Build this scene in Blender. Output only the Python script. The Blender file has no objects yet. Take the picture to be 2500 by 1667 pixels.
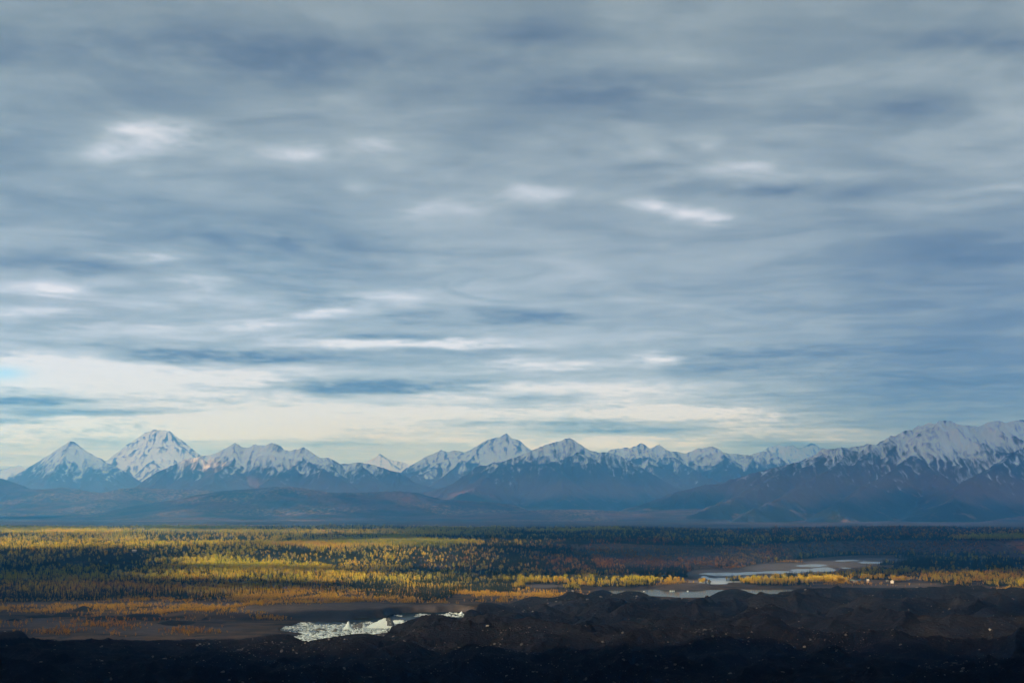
import bpy, math, random
import numpy as np
from mathutils import Vector

rad = math.radians
scene = bpy.context.scene
COL = scene.collection
random.seed(7)
RNG = np.random.default_rng(11)

# ------------------------------------------------------------------ camera
F, CX, CY, EYE = 3965.0, 1250.0, 833.5, 1240.0      # photograph pixels
CAMZ = 150.0
PITCH = math.atan((EYE - CY) / F)
cam_d = bpy.data.cameras.new('camera')
cam = bpy.data.objects.new('camera', cam_d)
COL.objects.link(cam)
cam.location = (0, 0, CAMZ)
cam.rotation_euler = (math.pi / 2 + PITCH, 0, 0)
cam_d.sensor_fit = 'HORIZONTAL'
cam_d.sensor_width = 36.0
cam_d.lens = F / 2500.0 * 36.0
cam_d.clip_start = 1.0
cam_d.clip_end = 400000.0
scene.camera = cam

# ------------------------------------------------------------------ world, sun, exposure
SUN_AZ, SUN_EL = rad(-130.0), rad(20.0)             # from behind the camera's left shoulder
SUN = Vector((math.sin(SUN_AZ) * math.cos(SUN_EL), math.cos(SUN_AZ) * math.cos(SUN_EL), math.sin(SUN_EL)))
world = bpy.data.worlds.new('World')
scene.world = world
world.use_nodes = True
wn = world.node_tree
bg = wn.nodes['Background']
st = wn.nodes.new('ShaderNodeTexSky')
st.sky_type = 'NISHITA'
st.sun_disc = False
st.sun_elevation = SUN_EL
st.sun_rotation = SUN_AZ
wn.links.new(st.outputs[0], bg.inputs[0])
bg.inputs[1].default_value = 0.05
try:
    world.cycles.sampling_method = 'NONE'
except Exception:
    pass
sun_d = bpy.data.lights.new('sun', 'SUN')
sun_d.energy = 5.0
sun_d.angle = rad(0.5)
sun_d.color = (1.0, 0.90, 0.70)
sun_o = bpy.data.objects.new('sun', sun_d)
COL.objects.link(sun_o)
sun_o.rotation_euler = (-SUN).to_track_quat('-Z', 'Y').to_euler()
vs = scene.view_settings
vs.view_transform = 'Standard'
vs.look = 'None'
vs.exposure = 1.6
vs.gamma = 1.0
cy = scene.cycles
cy.max_bounces = 6
cy.diffuse_bounces = 2
cy.glossy_bounces = 2
cy.transmission_bounces = 2
cy.volume_bounces = 1
cy.transparent_max_bounces = 8
cy.caustics_reflective = False
cy.caustics_refractive = False
cy.sample_clamp_indirect = 4.0
cy.use_denoising = True

# ------------------------------------------------------------------ projection helpers (photograph pixel <-> place)
cp, sp = math.cos(PITCH), math.sin(PITCH)


def ray(px, py):
    u = (np.asarray(px, float) - CX) / F
    v = (CY - np.asarray(py, float)) / F
    return u, cp - v * sp, sp + v * cp


def at_z(px, py, z):
    x, y, zz = ray(px, py)
    t = (z - CAMZ) / zz
    return x * t, y * t


def at_y(px, py, d):
    x, y, z = ray(px, py)
    t = d / y
    return x * t, CAMZ + z * t


def project(x, y, z):
    dz = z - CAMZ
    w = np.maximum(y * cp + dz * sp, 1.0)
    v = -y * sp + dz * cp
    return CX + F * x / w, CY - F * v / w


# ------------------------------------------------------------------ noise
def _hash(ix, iy, seed):
    h = (ix.astype(np.int64) * 374761393 + iy.astype(np.int64) * 668265263 + seed * 974711) & 0xFFFFFFFF
    h = ((h ^ (h >> 13)) * 1274126177) & 0xFFFFFFFF
    h = (h ^ (h >> 16)) & 0xFFFFFFFF
    return h.astype(np.float64) / 4294967295.0


def vnoise(x, y, seed=0):
    x = np.asarray(x, float); y = np.asarray(y, float)
    ix = np.floor(x); iy = np.floor(y)
    fx = x - ix; fy = y - iy
    fx = fx * fx * fx * (fx * (fx * 6 - 15) + 10); fy = fy * fy * fy * (fy * (fy * 6 - 15) + 10)
    a = _hash(ix, iy, seed); b = _hash(ix + 1, iy, seed)
    c = _hash(ix, iy + 1, seed); d = _hash(ix + 1, iy + 1, seed)
    return (a + (b - a) * fx + (c - a) * fy + (a - b - c + d) * fx * fy) * 2 - 1


def fbm(x, y, octv=4, seed=0, gain=0.5):
    s = 0.0; a = 1.0; n = 0.0
    for o in range(octv):
        c, q = math.cos(0.6 * o), math.sin(0.6 * o)
        f = 2.03 ** o
        s = s + a * vnoise((x * c - y * q) * f + 17.3 * o, (x * q + y * c) * f - 9.1 * o, seed + o * 13)
        n += a; a *= gain
    return s / n


def ridged(x, y, octv=4, seed=0, gain=0.5):
    s = 0.0; a = 1.0; n = 0.0
    for o in range(octv):
        c, q = math.cos(0.7 * o), math.sin(0.7 * o)
        f = 2.07 ** o
        v = 1 - np.abs(vnoise((x * c - y * q) * f + 5.3 * o, (x * q + y * c) * f + 3.7 * o, seed + o * 7))
        s = s + a * v * v; n += a; a *= gain
    return s / n


def sstep(a, b, x):
    t = np.clip((x - a) / (b - a), 0, 1)
    return t * t * (3 - 2 * t)


def field(px, py, base, pats, warp=1.0, soft=0.45, mode='lerp', seed=5):
    """value field made of soft, ragged patches (centre x, centre y, half width, half height, value)"""
    wx = px + warp * 40 * fbm(px / 90.0, py / 14.0, 3, seed)
    wy = py + warp * 8 * fbm(px / 70.0 + 31, py / 12.0, 3, seed + 50)
    v = np.zeros_like(px) + base
    for cx, cy_, rx, ry, val in pats:
        r = np.sqrt(((wx - cx) / rx) ** 2 + ((wy - cy_) / ry) ** 2)
        w = 1 - sstep(1 - soft, 1 + soft, r)
        if mode == 'lerp':
            v = v + (val - v) * w
        elif mode == 'max':
            v = np.maximum(v, val * w)
        else:
            v = v + val * w
    return v


# ------------------------------------------------------------------ mesh and material helpers
def mesh_arrays(name, verts, faces, attrs=None, smooth=True, matidx=None):
    """faces: int array (n,3) or (n,4)"""
    me = bpy.data.meshes.new(name)
    verts = np.ascontiguousarray(verts, dtype=np.float32)
    faces = np.ascontiguousarray(faces, dtype=np.int32)
    n, k = faces.shape
    me.vertices.add(len(verts))
    me.vertices.foreach_set('co', verts.ravel())
    me.loops.add(n * k)
    me.loops.foreach_set('vertex_index', faces.ravel())
    me.polygons.add(n)
    me.polygons.foreach_set('loop_start', np.arange(0, n * k, k, dtype=np.int32))
    if smooth:
        me.polygons.foreach_set('use_smooth', np.ones(n, dtype=bool))
    if matidx is not None:
        me.polygons.foreach_set('material_index', np.ascontiguousarray(matidx, dtype=np.int32))
    for an, av in (attrs or {}).items():
        a = me.attributes.new(an, 'FLOAT', 'POINT')
        a.data.foreach_set('value', np.ascontiguousarray(av, dtype=np.float32))
    me.update(calc_edges=True)
    return me


def grid_faces(nr, nc, wrap=False):
    r = np.arange(nr - 1)[:, None]
    c = np.arange(nc if wrap else nc - 1)[None, :]
    c2 = (c + 1) % nc
    a = r * nc + c; b = r * nc + c2; d = (r + 1) * nc + c2; e = (r + 1) * nc + c
    return np.stack([a, b, d, e], -1).reshape(-1, 4)


def link(name, me, mats, parent=None):
    o = bpy.data.objects.new(name, me)
    COL.objects.link(o)
    if mats is not None:
        for m in (mats if isinstance(mats, (list, tuple)) else [mats]):
            if m.name not in [x.name for x in me.materials if x]:
                me.materials.append(m)
    if parent is not None:
        o.parent = parent
    return o


def tag(o, label=None, cat=None, group=None, kind=None):
    if label: o['label'] = label
    if cat: o['category'] = cat
    if group: o['group'] = group
    if kind: o['kind'] = kind
    return o


class NT:
    """tiny node-building helper"""
    def __init__(self, name):
        self.m = bpy.data.materials.new(name)
        self.m.use_nodes = True
        self.t = self.m.node_tree
        self.t.nodes.clear()
        self.out = self.t.nodes.new('ShaderNodeOutputMaterial')
        self._geo = None

    def n(self, ty, **kw):
        x = self.t.nodes.new(ty)
        for k, v in kw.items():
            setattr(x, k, v)
        return x

    def l(self, a, b):
        self.t.links.new(a, b)

    def val(self, x, sock):
        if isinstance(x, (int, float)):
            sock.default_value = x
        elif isinstance(x, (tuple, list)):
            sock.default_value = tuple(x) + ((1.0,) if len(x) == 3 and sock.type == 'RGBA' else ())
        else:
            self.l(x, sock)

    def pos(self):
        if self._geo is None:
            self._geo = self.n('ShaderNodeNewGeometry')
        return self._geo.outputs['Position']

    def math(self, op, a, b=0.0, c=0.0, clamp=False):
        x = self.n('ShaderNodeMath', operation=op, use_clamp=clamp)
        self.val(a, x.inputs[0]); self.val(b, x.inputs[1]); self.val(c, x.inputs[2])
        return x.outputs[0]

    def mapr(self, v, a, b, c=0.0, d=1.0, smooth=True):
        x = self.n('ShaderNodeMapRange')
        if smooth: x.interpolation_type = 'SMOOTHSTEP'
        self.val(v, x.inputs['Value'])
        x.inputs['From Min'].default_value = a; x.inputs['From Max'].default_value = b
        x.inputs['To Min'].default_value = c; x.inputs['To Max'].default_value = d
        return x.outputs['Result']

    def noise(self, scale, detail=4.0, rough=0.5, dist=0.0, vec=None, stretch=None):
        v = vec if vec is not None else self.pos()
        mp = self.n('ShaderNodeMapping')
        self.l(v, mp.inputs['Vector'])
        s = stretch or (1, 1, 1)
        mp.inputs['Scale'].default_value = (scale * s[0], scale * s[1], scale * s[2])
        x = self.n('ShaderNodeTexNoise')
        self.l(mp.outputs[0], x.inputs['Vector'])
        x.inputs['Scale'].default_value = 1.0
        x.inputs['Detail'].default_value = detail
        x.inputs['Roughness'].default_value = rough
        x.inputs['Distortion'].default_value = dist
        return x.outputs['Fac']

    def attr(self, name, ty='GEOMETRY'):
        x = self.n('ShaderNodeAttribute', attribute_name=name, attribute_type=ty)
        return x.outputs['Fac']

    def mix(self, f, a, b):
        x = self.n('ShaderNodeMix', data_type='RGBA')
        self.val(f, x.inputs['Factor'])
        self.val(a, x.inputs[6]); self.val(b, x.inputs[7])
        return x.outputs[2]

    def ramp(self, f, stops, interp='LINEAR'):
        x = self.n('ShaderNodeValToRGB')
        cr = x.color_ramp
        cr.interpolation = interp
        while len(cr.elements) < len(stops):
            cr.elements.new(0.5)
        for e, (p, c) in zip(cr.elements, stops):
            e.position = p; e.color = (c[0], c[1], c[2], 1)
        self.l(f, x.inputs[0])
        return x.outputs[0]

    def bump(self, h, strength, dist):
        x = self.n('ShaderNodeBump')
        x.inputs['Strength'].default_value = strength
        x.inputs['Distance'].default_value = dist
        self.l(h, x.inputs['Height'])
        return x.outputs[0]

    def principled(self, color, rough=0.9, normal=None, spec=0.2, **kw):
        x = self.n('ShaderNodeBsdfPrincipled')
        self.val(color, x.inputs['Base Color'])
        self.val(rough, x.inputs['Roughness'])
        x.inputs['Specular IOR Level'].default_value = spec
        for k, v in kw.items():
            self.val(v, x.inputs[k.replace('_', ' ')])
        if normal is not None: self.l(normal, x.inputs['Normal'])
        self.l(x.outputs[0], self.out.inputs['Surface'])
        return self.m


# ================================================================== SKY: cloud deck, its unseen gaps shaped to drop sun on chosen ground
DECK = 2600.0
OFFX = SUN.x / SUN.z
OFFY = SUN.y / SUN.z

# where the gaps let the sun fall, as seen on the ground (photo px: cx, cy, rx, ry, how open)
SUNLIT = [
    (90, 1331, 210, 15, 1.0), (480, 1327, 210, 17, 1.0), (800, 1370, 230, 24, 1.0), (620, 1352, 200, 10, .3),
    (560, 1378, 130, 12, 1.0), (900, 1350, 300, 18, .6), (1020, 1370, 150, 18, .9), (520, 1410, 170, 11, .9),
    (850, 1418, 230, 13, .9), (1010, 1432, 160, 9, .8), (1190, 1449, 250, 11, 1.0),
    (1420, 1424, 210, 10, .85), (1350, 1425, 160, 9, .8), (1670, 1425, 70, 7, .9), (1930, 1420, 180, 8, .65),
    (2300, 1416, 230, 9, .3), (2470, 1432, 75, 8, 1.0), (2210, 1429, 90, 6, .6),
    (150, 1362, 300, 12, .16), (60, 1448, 420, 24, .10), (760, 1456, 330, 13, .5), (300, 1489, 460, 18, .45), (200, 1530, 330, 16, .32), (1920, 1384, 190, 20, .42),
    (160, 1305, 420, 9, .8), (700, 1308, 350, 8, .55), (1450, 1331, 160, 5, .3), (1150, 1330, 280, 8, .5),
    (2480, 1350, 150, 5, .7), (880, 1530, 240, 30, .33),  # last gap added to brighten the pond ice
    (1850, 1490, 900, 56, .5), (1250, 1605, 1600, 72, .42), (250, 1284, 900, 6, .5), (350, 1269, 900, 4, .2), (2150, 1277, 700, 4, .3), (1350, 1270, 350, 4, .25), (1500, 1384, 480, 20, .26),  # broad leading pair added so low sun shows the moraine's relief
]
# bright and dark cloud (photo px: cx, cy, rx, ry, amount)
CLOUDS = [
    (298, 372, 90, 14, .42), (457, 330, 95, 24, .46), (372, 313, 60, 16, .25), (712, 377, 85, 17, .36), (903, 351, 70, 15, .3),
    (770, 250, 110, 20, .2), (861, 457, 40, 14, .16), (1090, 502, 45, 14, .25), (340, 418, 40, 10, .14),
    (425, 117, 330, 55, -.17), (797, 160, 300, 60, -.2), (611, 575, 200, 36, -.22), (133, 489, 150, 26, -.15), (30, 85, 80, 80, -.1),
    (1292, 468, 62, 20, .27), (1548, 497, 50, 10, .3), (1622, 512, 60, 12, .34), (1702, 531, 60, 13, .36), (1537, 367, 45, 15, .22),
    (1702, 351, 80, 20, .26), (1824, 404, 95, 11, .24), (2420, 468, 150, 6, .22), (1967, 202, 160, 28, .12), (2470, 290, 60, 50, .16),
    (2000, 427, 200, 8, .14), (1640, 140, 110, 22, .12), (1380, 330, 120, 22, .14),
    (1569, 213, 240, 44, -.22), (2127, 266, 200, 36, -.18), (1835, 462, 280, 18, -.22), (2393, 110, 210, 32, -.2), (1303, 106, 150, 90, -.14),
    (2400, 480, 150, 13, -.12), (1620, 400, 160, 10, -.12),
    (361, 624, 65, 18, .36), (159, 704, 75, 16, .36), (478, 690, 60, 18, .28), (930, 725, 60, 14, .26), (829, 768, 70, 9, .28),
    (627, 794, 75, 9, .28), (983, 842, 200, 9, .36), (266, 915, 330, 40, .3), (266, 1040, 600, 30, .25), (744, 1012, 400, 18, .2), (60, 768, 120, 8, .2),
    (480, 735, 90, 10, .16), (300, 800, 160, 8, .14), (620, 940, 60, 7, .2), (590, 925, 300, 8, .16), (90, 885, 140, 22, .22), (640, 965, 140, 8, .2),
    (478, 866, 260, 20, -.4), (240, 838, 130, 10, -.14), (53, 632, 110, 20, -.24), (213, 656, 90, 20, -.22), (80, 980, 120, 9, -.5), (213, 1007, 190, 9, -.44), (10, 1027, 110, 7, -.4),
    (903, 943, 260, 20, -.38), (824, 731, 70, 16, -.22), (983, 772, 85, 12, -.2), (797, 640, 240, 60, -.16), (930, 824, 150, 6, -.24), (1222, 773, 60, 22, -.14),
    (700, 880, 160, 10, -.24), (1100, 860, 180, 8, -.16),
    (1622, 1002, 220, 9, .3), (1755, 1018, 200, 16, .24), (1516, 954, 200, 20, .2), (1600, 880, 50, 11, .24), (1356, 892, 130, 9, .2),
    (1462, 1087, 200, 12, .2), (1781, 1060, 260, 18, .2), (1080, 965, 90, 8, .24), (1330, 945, 130, 7, .2),
    (1861, 863, 170, 15, -.2), (1516, 1046, 210, 16, -.34), (1303, 773, 85, 15, -.2), (2366, 619, 130, 18, -.12), (2350, 935, 260, 80, -.1),
    (1880, 1082, 120, 8, -.2), (1330, 970, 90, 8, -.2), (1700, 900, 200, 10, -.14), (1220, 1030, 160, 8, -.2),
    (800, 1085, 120, 6, -.14), (1950, 1000, 150, 8, -.1),
]


def make_sky():
    az = np.concatenate([np.arange(-21.0, 21.0, 0.1), np.arange(21.0, 339.0, 0.55)])
    az = np.radians(az)
    r_near = np.concatenate([np.geomspace(30, 900, 12), np.arange(980, 7600, 80.0)])
    pyv = np.arange(10, 1180, 4.5)
    r_far = (DECK - CAMZ) * F / (EYE - pyv)
    r = np.concatenate([r_near, r_far[r_far > 7650]])
    R, A = np.meshgrid(r, az, indexing='ij')
    x = R * np.sin(A); y = R * np.cos(A)
    z = np.full_like(x, DECK)
    # gap field: follow the sun ray from the deck down to the valley
    gx = x - OFFX * (DECK - 25); gy = y - OFFY * (DECK - 25)
    ok = gy > 1200
    gz = np.full_like(gx, 25.0)
    m_ = ok & (gy < 12000) & (np.abs(gx / np.maximum(gy, 1)) < .8)
    gz[m_] = ground_all(gx[m_], gy[m_])[0]
    px, py = project(gx, np.maximum(gy, 1200), gz)
    gap = field(px, py, 0.0, SUNLIT, warp=0.8, soft=0.32, mode='max', seed=91)
    gap = np.where(ok & (np.abs(px - 1250) < 2600), gap, 0)
    gap = np.clip(gap * (0.85 + 0.45 * fbm(gx / 260.0, gy / 260.0, 3, 4)), 0, 1)
    gap = np.where((y > 6000) & (np.abs(x / np.maximum(y, 1)) < .37), 0, gap)
    # brightness of the cloud base, set out of view for its light
    sx, sy = project(x, np.maximum(y, 500), z)
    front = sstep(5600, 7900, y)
    side = sstep(.42, .8, np.abs(x / np.maximum(y, 1))) * sstep(6000, 9000, y)  # unseen flanks of the deck made bright, added to light the far haze
    ux = np.clip(sx / 2500.0, -0.2, 1.2)
    b_top = 0.42
    t = np.clip(sy / 1240.0, 0, 1)
    lef = 1 - sstep(.55, .95, ux)
    b = b_top + .10 * sstep(.2, .6, t) + lef * (.10 * sstep(.45, .7, t) + .11 * sstep(.68, .92, t)) + (1 - lef) * (.03 * sstep(.6, .9, t) - .25 * sstep(.3, .5, t))
    wx = sx + 90 * fbm(x / 800.0, y / 1300.0, 4, 21)
    wy = sy + 22 * fbm(x / 800.0 + 9, y / 1700.0, 3, 22) * (1.2 - t)
    pat = np.zeros_like(b)
    for cx, cy_, rx, ry, a in CLOUDS:
        d2 = ((wx - cx) / rx) ** 2 + ((wy - cy_) / ry) ** 2
        pat += a * np.where(a > 0, .9 * np.exp(-d2 * .5), np.exp(-d2 * .8))
    pat = pat * np.clip(1.0 + 1.1 * fbm(x / 300.0 + 5, y / 480.0, 5, 55, .6), .1, 2.0)
    b = b - .01 + pat * (.95 + .85 * sstep(.45, .78, t))
    b = b + .13 * fbm(sx / 330.0, sy / 75.0, 4, 33) + .05 * fbm(sx / 120.0, sy / 22.0, 3, 37)
    b = b + .20 * sstep(.68, .85, t) * fbm(sx / 260.0, sy / 13.0, 4, 39)
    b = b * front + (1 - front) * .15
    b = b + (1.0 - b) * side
    blue = np.exp(-(((sx - 10) / 55) ** 2 + ((sy - 911) / 16) ** 2)) * front
    verts = np.stack([x, y, z], -1).reshape(-1, 3)
    nr, nc = R.shape
    faces = grid_faces(nr, nc, wrap=True)
    g = gap.reshape(-1)
    fm = (g[faces].max(1) > .02).astype(np.int32)
    # centre cap
    cidx = len(verts)
    verts = np.vstack([verts, [[0, 0, DECK]]])
    ring = np.arange(nc)
    cap = np.stack([ring, (ring + 1) % nc, np.full(nc, cidx), np.full(nc, cidx)], -1)
    faces = np.vstack([faces, np.stack([ring[::1], np.roll(ring, -1), np.full(nc, cidx), np.full(nc, cidx)], -1)[:0]])
    at = {'gap': np.append(g, 0), 'bright': np.append(b.reshape(-1), .1), 'blue': np.append(blue.reshape(-1), 0),
          'near': np.append((1 - front).reshape(-1), 1), 'hz': np.append(np.maximum(np.minimum(R * 1600 / 2450.0, 47000) / 47000.0, .6 * side).reshape(-1), 0)}  # unseen flanks also take the blue gain, to feed the haze
    me = mesh_arrays('sky', verts, faces, at, matidx=fm)

    def mat(name, open_):
        k = NT(name)
        p = k.pos()
        w1 = k.noise(1 / 3000.0, 5, .5, .7, stretch=(1, 1, 1))
        w2 = k.noise(1 / 700.0, 4, .5, .4, stretch=(.6, 1, 1))
        b_ = k.math('ADD', k.attr('bright'), k.math('MULTIPLY', k.math('SUBTRACT', w1, .5), .42))
        w4 = k.noise(1 / 1700.0, 7, .6, 1.1, stretch=(1.1, .9, 1))
        b_ = k.math('ADD', b_, k.math('MULTIPLY', k.math('SUBTRACT', k.mapr(w4, .40, .60), .5), .10))
        w3 = k.noise(1 / 260.0, 5, .6, .8, stretch=(.55, 1, 1))
        b_ = k.math('ADD', b_, k.math('MULTIPLY', k.math('SUBTRACT', w2, .5), .13))
        b_ = k.math('ADD', b_, k.math('MULTIPLY', k.math('SUBTRACT', w3, .5), .05))
        col = k.ramp(b_, [(0.0, (.118, .180, .228)), (.16, (.160, .225, .262)), (.36, (.240, .308, .312)), (.56, (.355, .422, .398)),
                          (.78, (.54, .59, .555)), (1.0, (.77, .77, .69))])
        col = k.mix(k.attr('blue'), col, (.46, .72, .82))
        col = k.mix(k.attr('near'), col, (.060, .062, .066))  # unseen cloud overhead set dark to dim the foreground and near haze
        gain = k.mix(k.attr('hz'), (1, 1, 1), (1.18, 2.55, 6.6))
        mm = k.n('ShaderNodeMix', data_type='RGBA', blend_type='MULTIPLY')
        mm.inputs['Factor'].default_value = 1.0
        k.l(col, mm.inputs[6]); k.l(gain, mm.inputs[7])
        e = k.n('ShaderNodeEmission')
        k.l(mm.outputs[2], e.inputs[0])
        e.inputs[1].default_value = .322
        if open_:
            tr = k.n('ShaderNodeBsdfTransparent')
            mx = k.n('ShaderNodeMixShader')
            k.l(k.attr('gap'), mx.inputs[0]); k.l(e.outputs[0], mx.inputs[1]); k.l(tr.outputs[0], mx.inputs[2])
            k.l(mx.outputs[0], k.out.inputs['Surface'])
        else:
            k.l(e.outputs[0], k.out.inputs['Surface'])
        try:
            k.m.cycles.emission_sampling = 'NONE'
        except Exception:
            pass
        return k.m
    o = link('sky', me, [mat('cloud_base', False), mat('cloud_base_sun_gaps', True)])
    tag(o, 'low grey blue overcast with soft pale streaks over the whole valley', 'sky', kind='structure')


# ================================================================== GROUND
FOOT_PX = [(-900, 1470), (0, 1467), (500, 1463), (900, 1441), (1130, 1424), (1450, 1408), (1700, 1391), (1880, 1372), (1960, 1362), (2040, 1357), (2200, 1353),
           (2350, 1356), (2600, 1350), (3400, 1349)]
_fx, _fy = at_z([p[0] for p in FOOT_PX], [p[1] for p in FOOT_PX], 0.0)


def bluff_dist(x, y):
    return y - np.interp(x, _fx, _fy)


LAKE = [(718, 1532, 32, 9, 1), (768, 1531, 64, 16, 1), (850, 1532, 110, 17, 1), (940, 1522, 110, 19, 1), (1040, 1503, 100, 12, 1), (1110, 1499, 60, 9, 1), (800, 1560, 80, 22, 1)]
LAKE2 = [(1510, 1444, 70, 7, 1), (1600, 1446, 80, 8, 1), (1690, 1447, 110, 10, 1), (1800, 1445, 110, 8, 1), (1900, 1442, 80, 6, 1), (1980, 1441, 60, 5, 1)]
ISLAND = [(1668, 1432, 62, 5, 1)]
RIVER_BED = [(1740, 1404, 60, 14, 1), (1820, 1402, 110, 12, 1), (1930, 1388, 110, 14, 1), (2050, 1376, 100, 10, 1), (2140, 1368, 80, 7, 1), (1700, 1418, 60, 7, .8), (1330, 1431, 60, 3, .7)]
BRAIDS = [(1775, 1400, 60, 3.2, 1), (1790, 1413, 52, 4.5, 1), (1745, 1421, 30, 3, 1), (1735, 1404, 22, 6, .9), (1980, 1379, 34, 2.2, 1), (1985, 1391, 55, 3, 1), (2030, 1386, 40, 1.6, .9),
          (2145, 1373, 40, 1.6, 1), (2070, 1368, 26, 1.4, 1), (1890, 1396, 60, 1.8, .9), (1850, 1408, 50, 2, .8), (1250, 1432, 30, 1.6, .8)]
GRAVEL = [(300, 1472, 300, 3.5, .95), (50, 1478, 100, 3.5, .9), (560, 1479, 110, 5, .8), (860, 1492, 260, 8, 1), (700, 1497, 140, 9, .9), (1010, 1457, 70, 3.2, 1), (950, 1476, 120, 6, .7), (350, 1535, 300, 12, .55),
          (2200, 1429, 100, 4.5, .8), (1660, 1437, 80, 5, .7), (1560, 1441, 120, 6, .8), (2080, 1436, 130, 6, .6), (80, 1520, 140, 14, .5), (1220, 1472, 120, 8, .4)]
BANK = [(870, 1509, 330, 7, 1)]


def ground_all(x, y):
    """height plus cover masks of the valley floor"""
    px, py = project(x, y, np.zeros_like(x))
    d = bluff_dist(x, y)
    steep = sstep(-200, 900, x)
    wid = 1700 * (1 - steep) + 130 * steep
    gul = ridged(x / 120.0, y / 900.0, 3, 61)
    dd = d - 130 * steep * (gul - .45) - 60 * steep * fbm(x / 420.0, y / 420.0, 3, 8)
    p = sstep(0, 1, dd / wid)
    p = np.where(steep > .6, np.clip(dd / wid, 0, 1) ** .85, p)
    swell = 19 * ridged(x / 1500.0 + .3, y / 520.0, 2, 71) + 6 * fbm(x / 700.0, y / 300.0, 3, 72) - 4
    back = sstep(300, 2500, d)
    z = p * (44 + 6 * sstep(5000, 11000, y)) + swell * sstep(0, 900, d) * (1 - .9 * sstep(6600, 9000, y)) * (1 - .45 * steep)
    z = z + 1.2 * fbm(x / 90.0, y / 90.0, 3, 77) * (1 - p)
    z = z + 3 * fbm(x / 1700.0, y / 1700.0, 3, 79) * p
    lake = field(px, py, 0, LAKE, .35, .12, 'max', 5)
    lake2 = field(px, py, 0, LAKE2, .35, .15, 'max', 6) * (1 - field(px, py, 0, ISLAND, .3, .2, 'max', 7))
    bed = field(px, py, 0, RIVER_BED, .35, .3, 'max', 9)
    br = field(px, py, 0, [(a, b, c * 1.1, d * 1.35, e) for a, b, c, d, e in BRAIDS], .3, .25, 'max', 10)
    br = br * (.95 + 1.7 * fbm(x / 55.0, y / 260.0, 4, 19))
    isl = field(px, py, 0, ISLAND, .3, .3, 'max', 7)
    grav = field(px, py, 0, GRAVEL, .6, .4, 'max', 12)
    bank = field(px, py, 0, BANK, .3, .4, 'max', 13)
    low = 1 - sstep(0, 60, dd)
    z = z + 7.5 * field(px, py, 0, [(880, 1492, 330, 15, 1), (560, 1500, 160, 8, .5)], .3, .22, 'max', 14) * low
    z = z * (1 - np.clip(lake + lake2, 0, 1)) - 2.6 * np.clip(lake + lake2, 0, 1)
    z = z + isl * 5
    z = z * (1 - bed) + bed * .4 * fbm(x / 70.0, y / 150.0, 3, 16)
    z = z - 2.2 * np.clip(br, 0, 1) * np.maximum(bed, low)
    face = (1 - bed) * steep * sstep(.02, .1, p) * (1 - sstep(.85, 1.0, p))
    grav = np.maximum(grav, np.maximum(bed, np.clip(lake + lake2, 0, 1)))
    return z, px, py, d, np.clip(lake + lake2, 0, 1), np.clip(grav, 0, 1), face, p, bank, np.clip(bed, 0, 1)


def zb(y):
    return 12 + (2700 - y) / 2000.0 * 35.0


FRONT_PX = [(-900, 1556), (0, 1553), (186, 1556), (400, 1552), (505, 1553), (625, 1552), (705, 1549), (745, 1553), (758, 1558), (790, 1554), (891, 1548), (928, 1546), (952, 1530), (975, 1515),
            (997, 1508), (1018, 1508), (1130, 1496), (1183, 1476), (1250, 1462), (1370, 1457), (1410, 1446), (1470, 1444), (1560, 1448), (1650, 1456), (1700, 1460), (1768, 1456), (1860, 1452),
            (1930, 1444), (2000, 1440), (2150, 1437), (2500, 1438), (3400, 1438)]


def d_for(py):
    """distance at which the mean moraine surface shows at picture row py"""
    k = (np.asarray(py, float) - EYE) / F
    a = 12 + 2700 * 35.0 / 2000.0; s = 35.0 / 2000.0
    return (CAMZ - a) / (k - s)


_fu = (np.array([p[0] for p in FRONT_PX]) - CX) / F
_fd = d_for([p[1] for p in FRONT_PX])

# hummocks that make the outline (photo px of the top, half width left/right, drop to its foot)
HUMMOCKS = [
    (1436, 1434, 60, 60, 10), (1395, 1440, 34, 30, 8), (1468, 1436, 40, 90, 8), (1537, 1441, 60, 120, 8), (1768, 1434, 85, 85, 22), (1947, 1428, 50, 60, 14), (2045, 1434, 50, 60, 8),
    (2060, 1430, 20, 60, 9), (2127, 1433, 60, 80, 8), (2220, 1434, 80, 80, 8), (2300, 1427, 50, 60, 10), (2345, 1431, 60, 60, 8), (2385, 1431, 50, 60, 10), (2478, 1430, 40, 60, 14),
    (2162, 1467, 90, 90, 16), (2268, 1459, 60, 90, 16), (2404, 1478, 50, 90, 18), (2470, 1466, 30, 80, 22), (1894, 1491, 24, 44, 24), (1955, 1498, 60, 140, 12), (1741, 1480, 110, 90, 14),
    (1821, 1488, 24, 50, 14), (1476, 1480, 60, 60, 12), (1351, 1512, 60, 70, 14), (1542, 1514, 90, 80, 12), (1595, 1538, 50, 60, 16), (1741, 1527, 80, 150, 12), (2162, 1511, 130, 100, 14),
    (2287, 1520, 100, 80, 12), (2380, 1518, 90, 120, 10), (1183, 1470, 60, 80, 12), (1150, 1484, 30, 60, 10), (1018, 1506, 66, 150, 16), (890, 1546, 150, 100, 10), (705, 1547, 100, 46, 8),
    (27, 1535, 80, 40, 22), (-20, 1545, 80, 80, 16), (1250, 1490, 70, 60, 10), (1640, 1470, 60, 60, 8), (1990, 1460, 70, 60, 12), (2060, 1480, 50, 70, 10), (1330, 1470, 60, 60, 8),
    (1100, 1530, 120, 90, 10), (1000, 1560, 120, 90, 10), (1430, 1545, 90, 90, 10), (1900, 1548, 100, 120, 8), (2230, 1560, 140, 120, 8), (560, 1590, 120, 140, 10), (300, 1620, 120, 140, 9),
    (1250, 1590, 130, 130, 10), (1760, 1590, 120, 120, 9), (2020, 1610, 130, 130, 9), (2420, 1600, 120, 100, 10), (900, 1610, 140, 130, 9),
]
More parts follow.
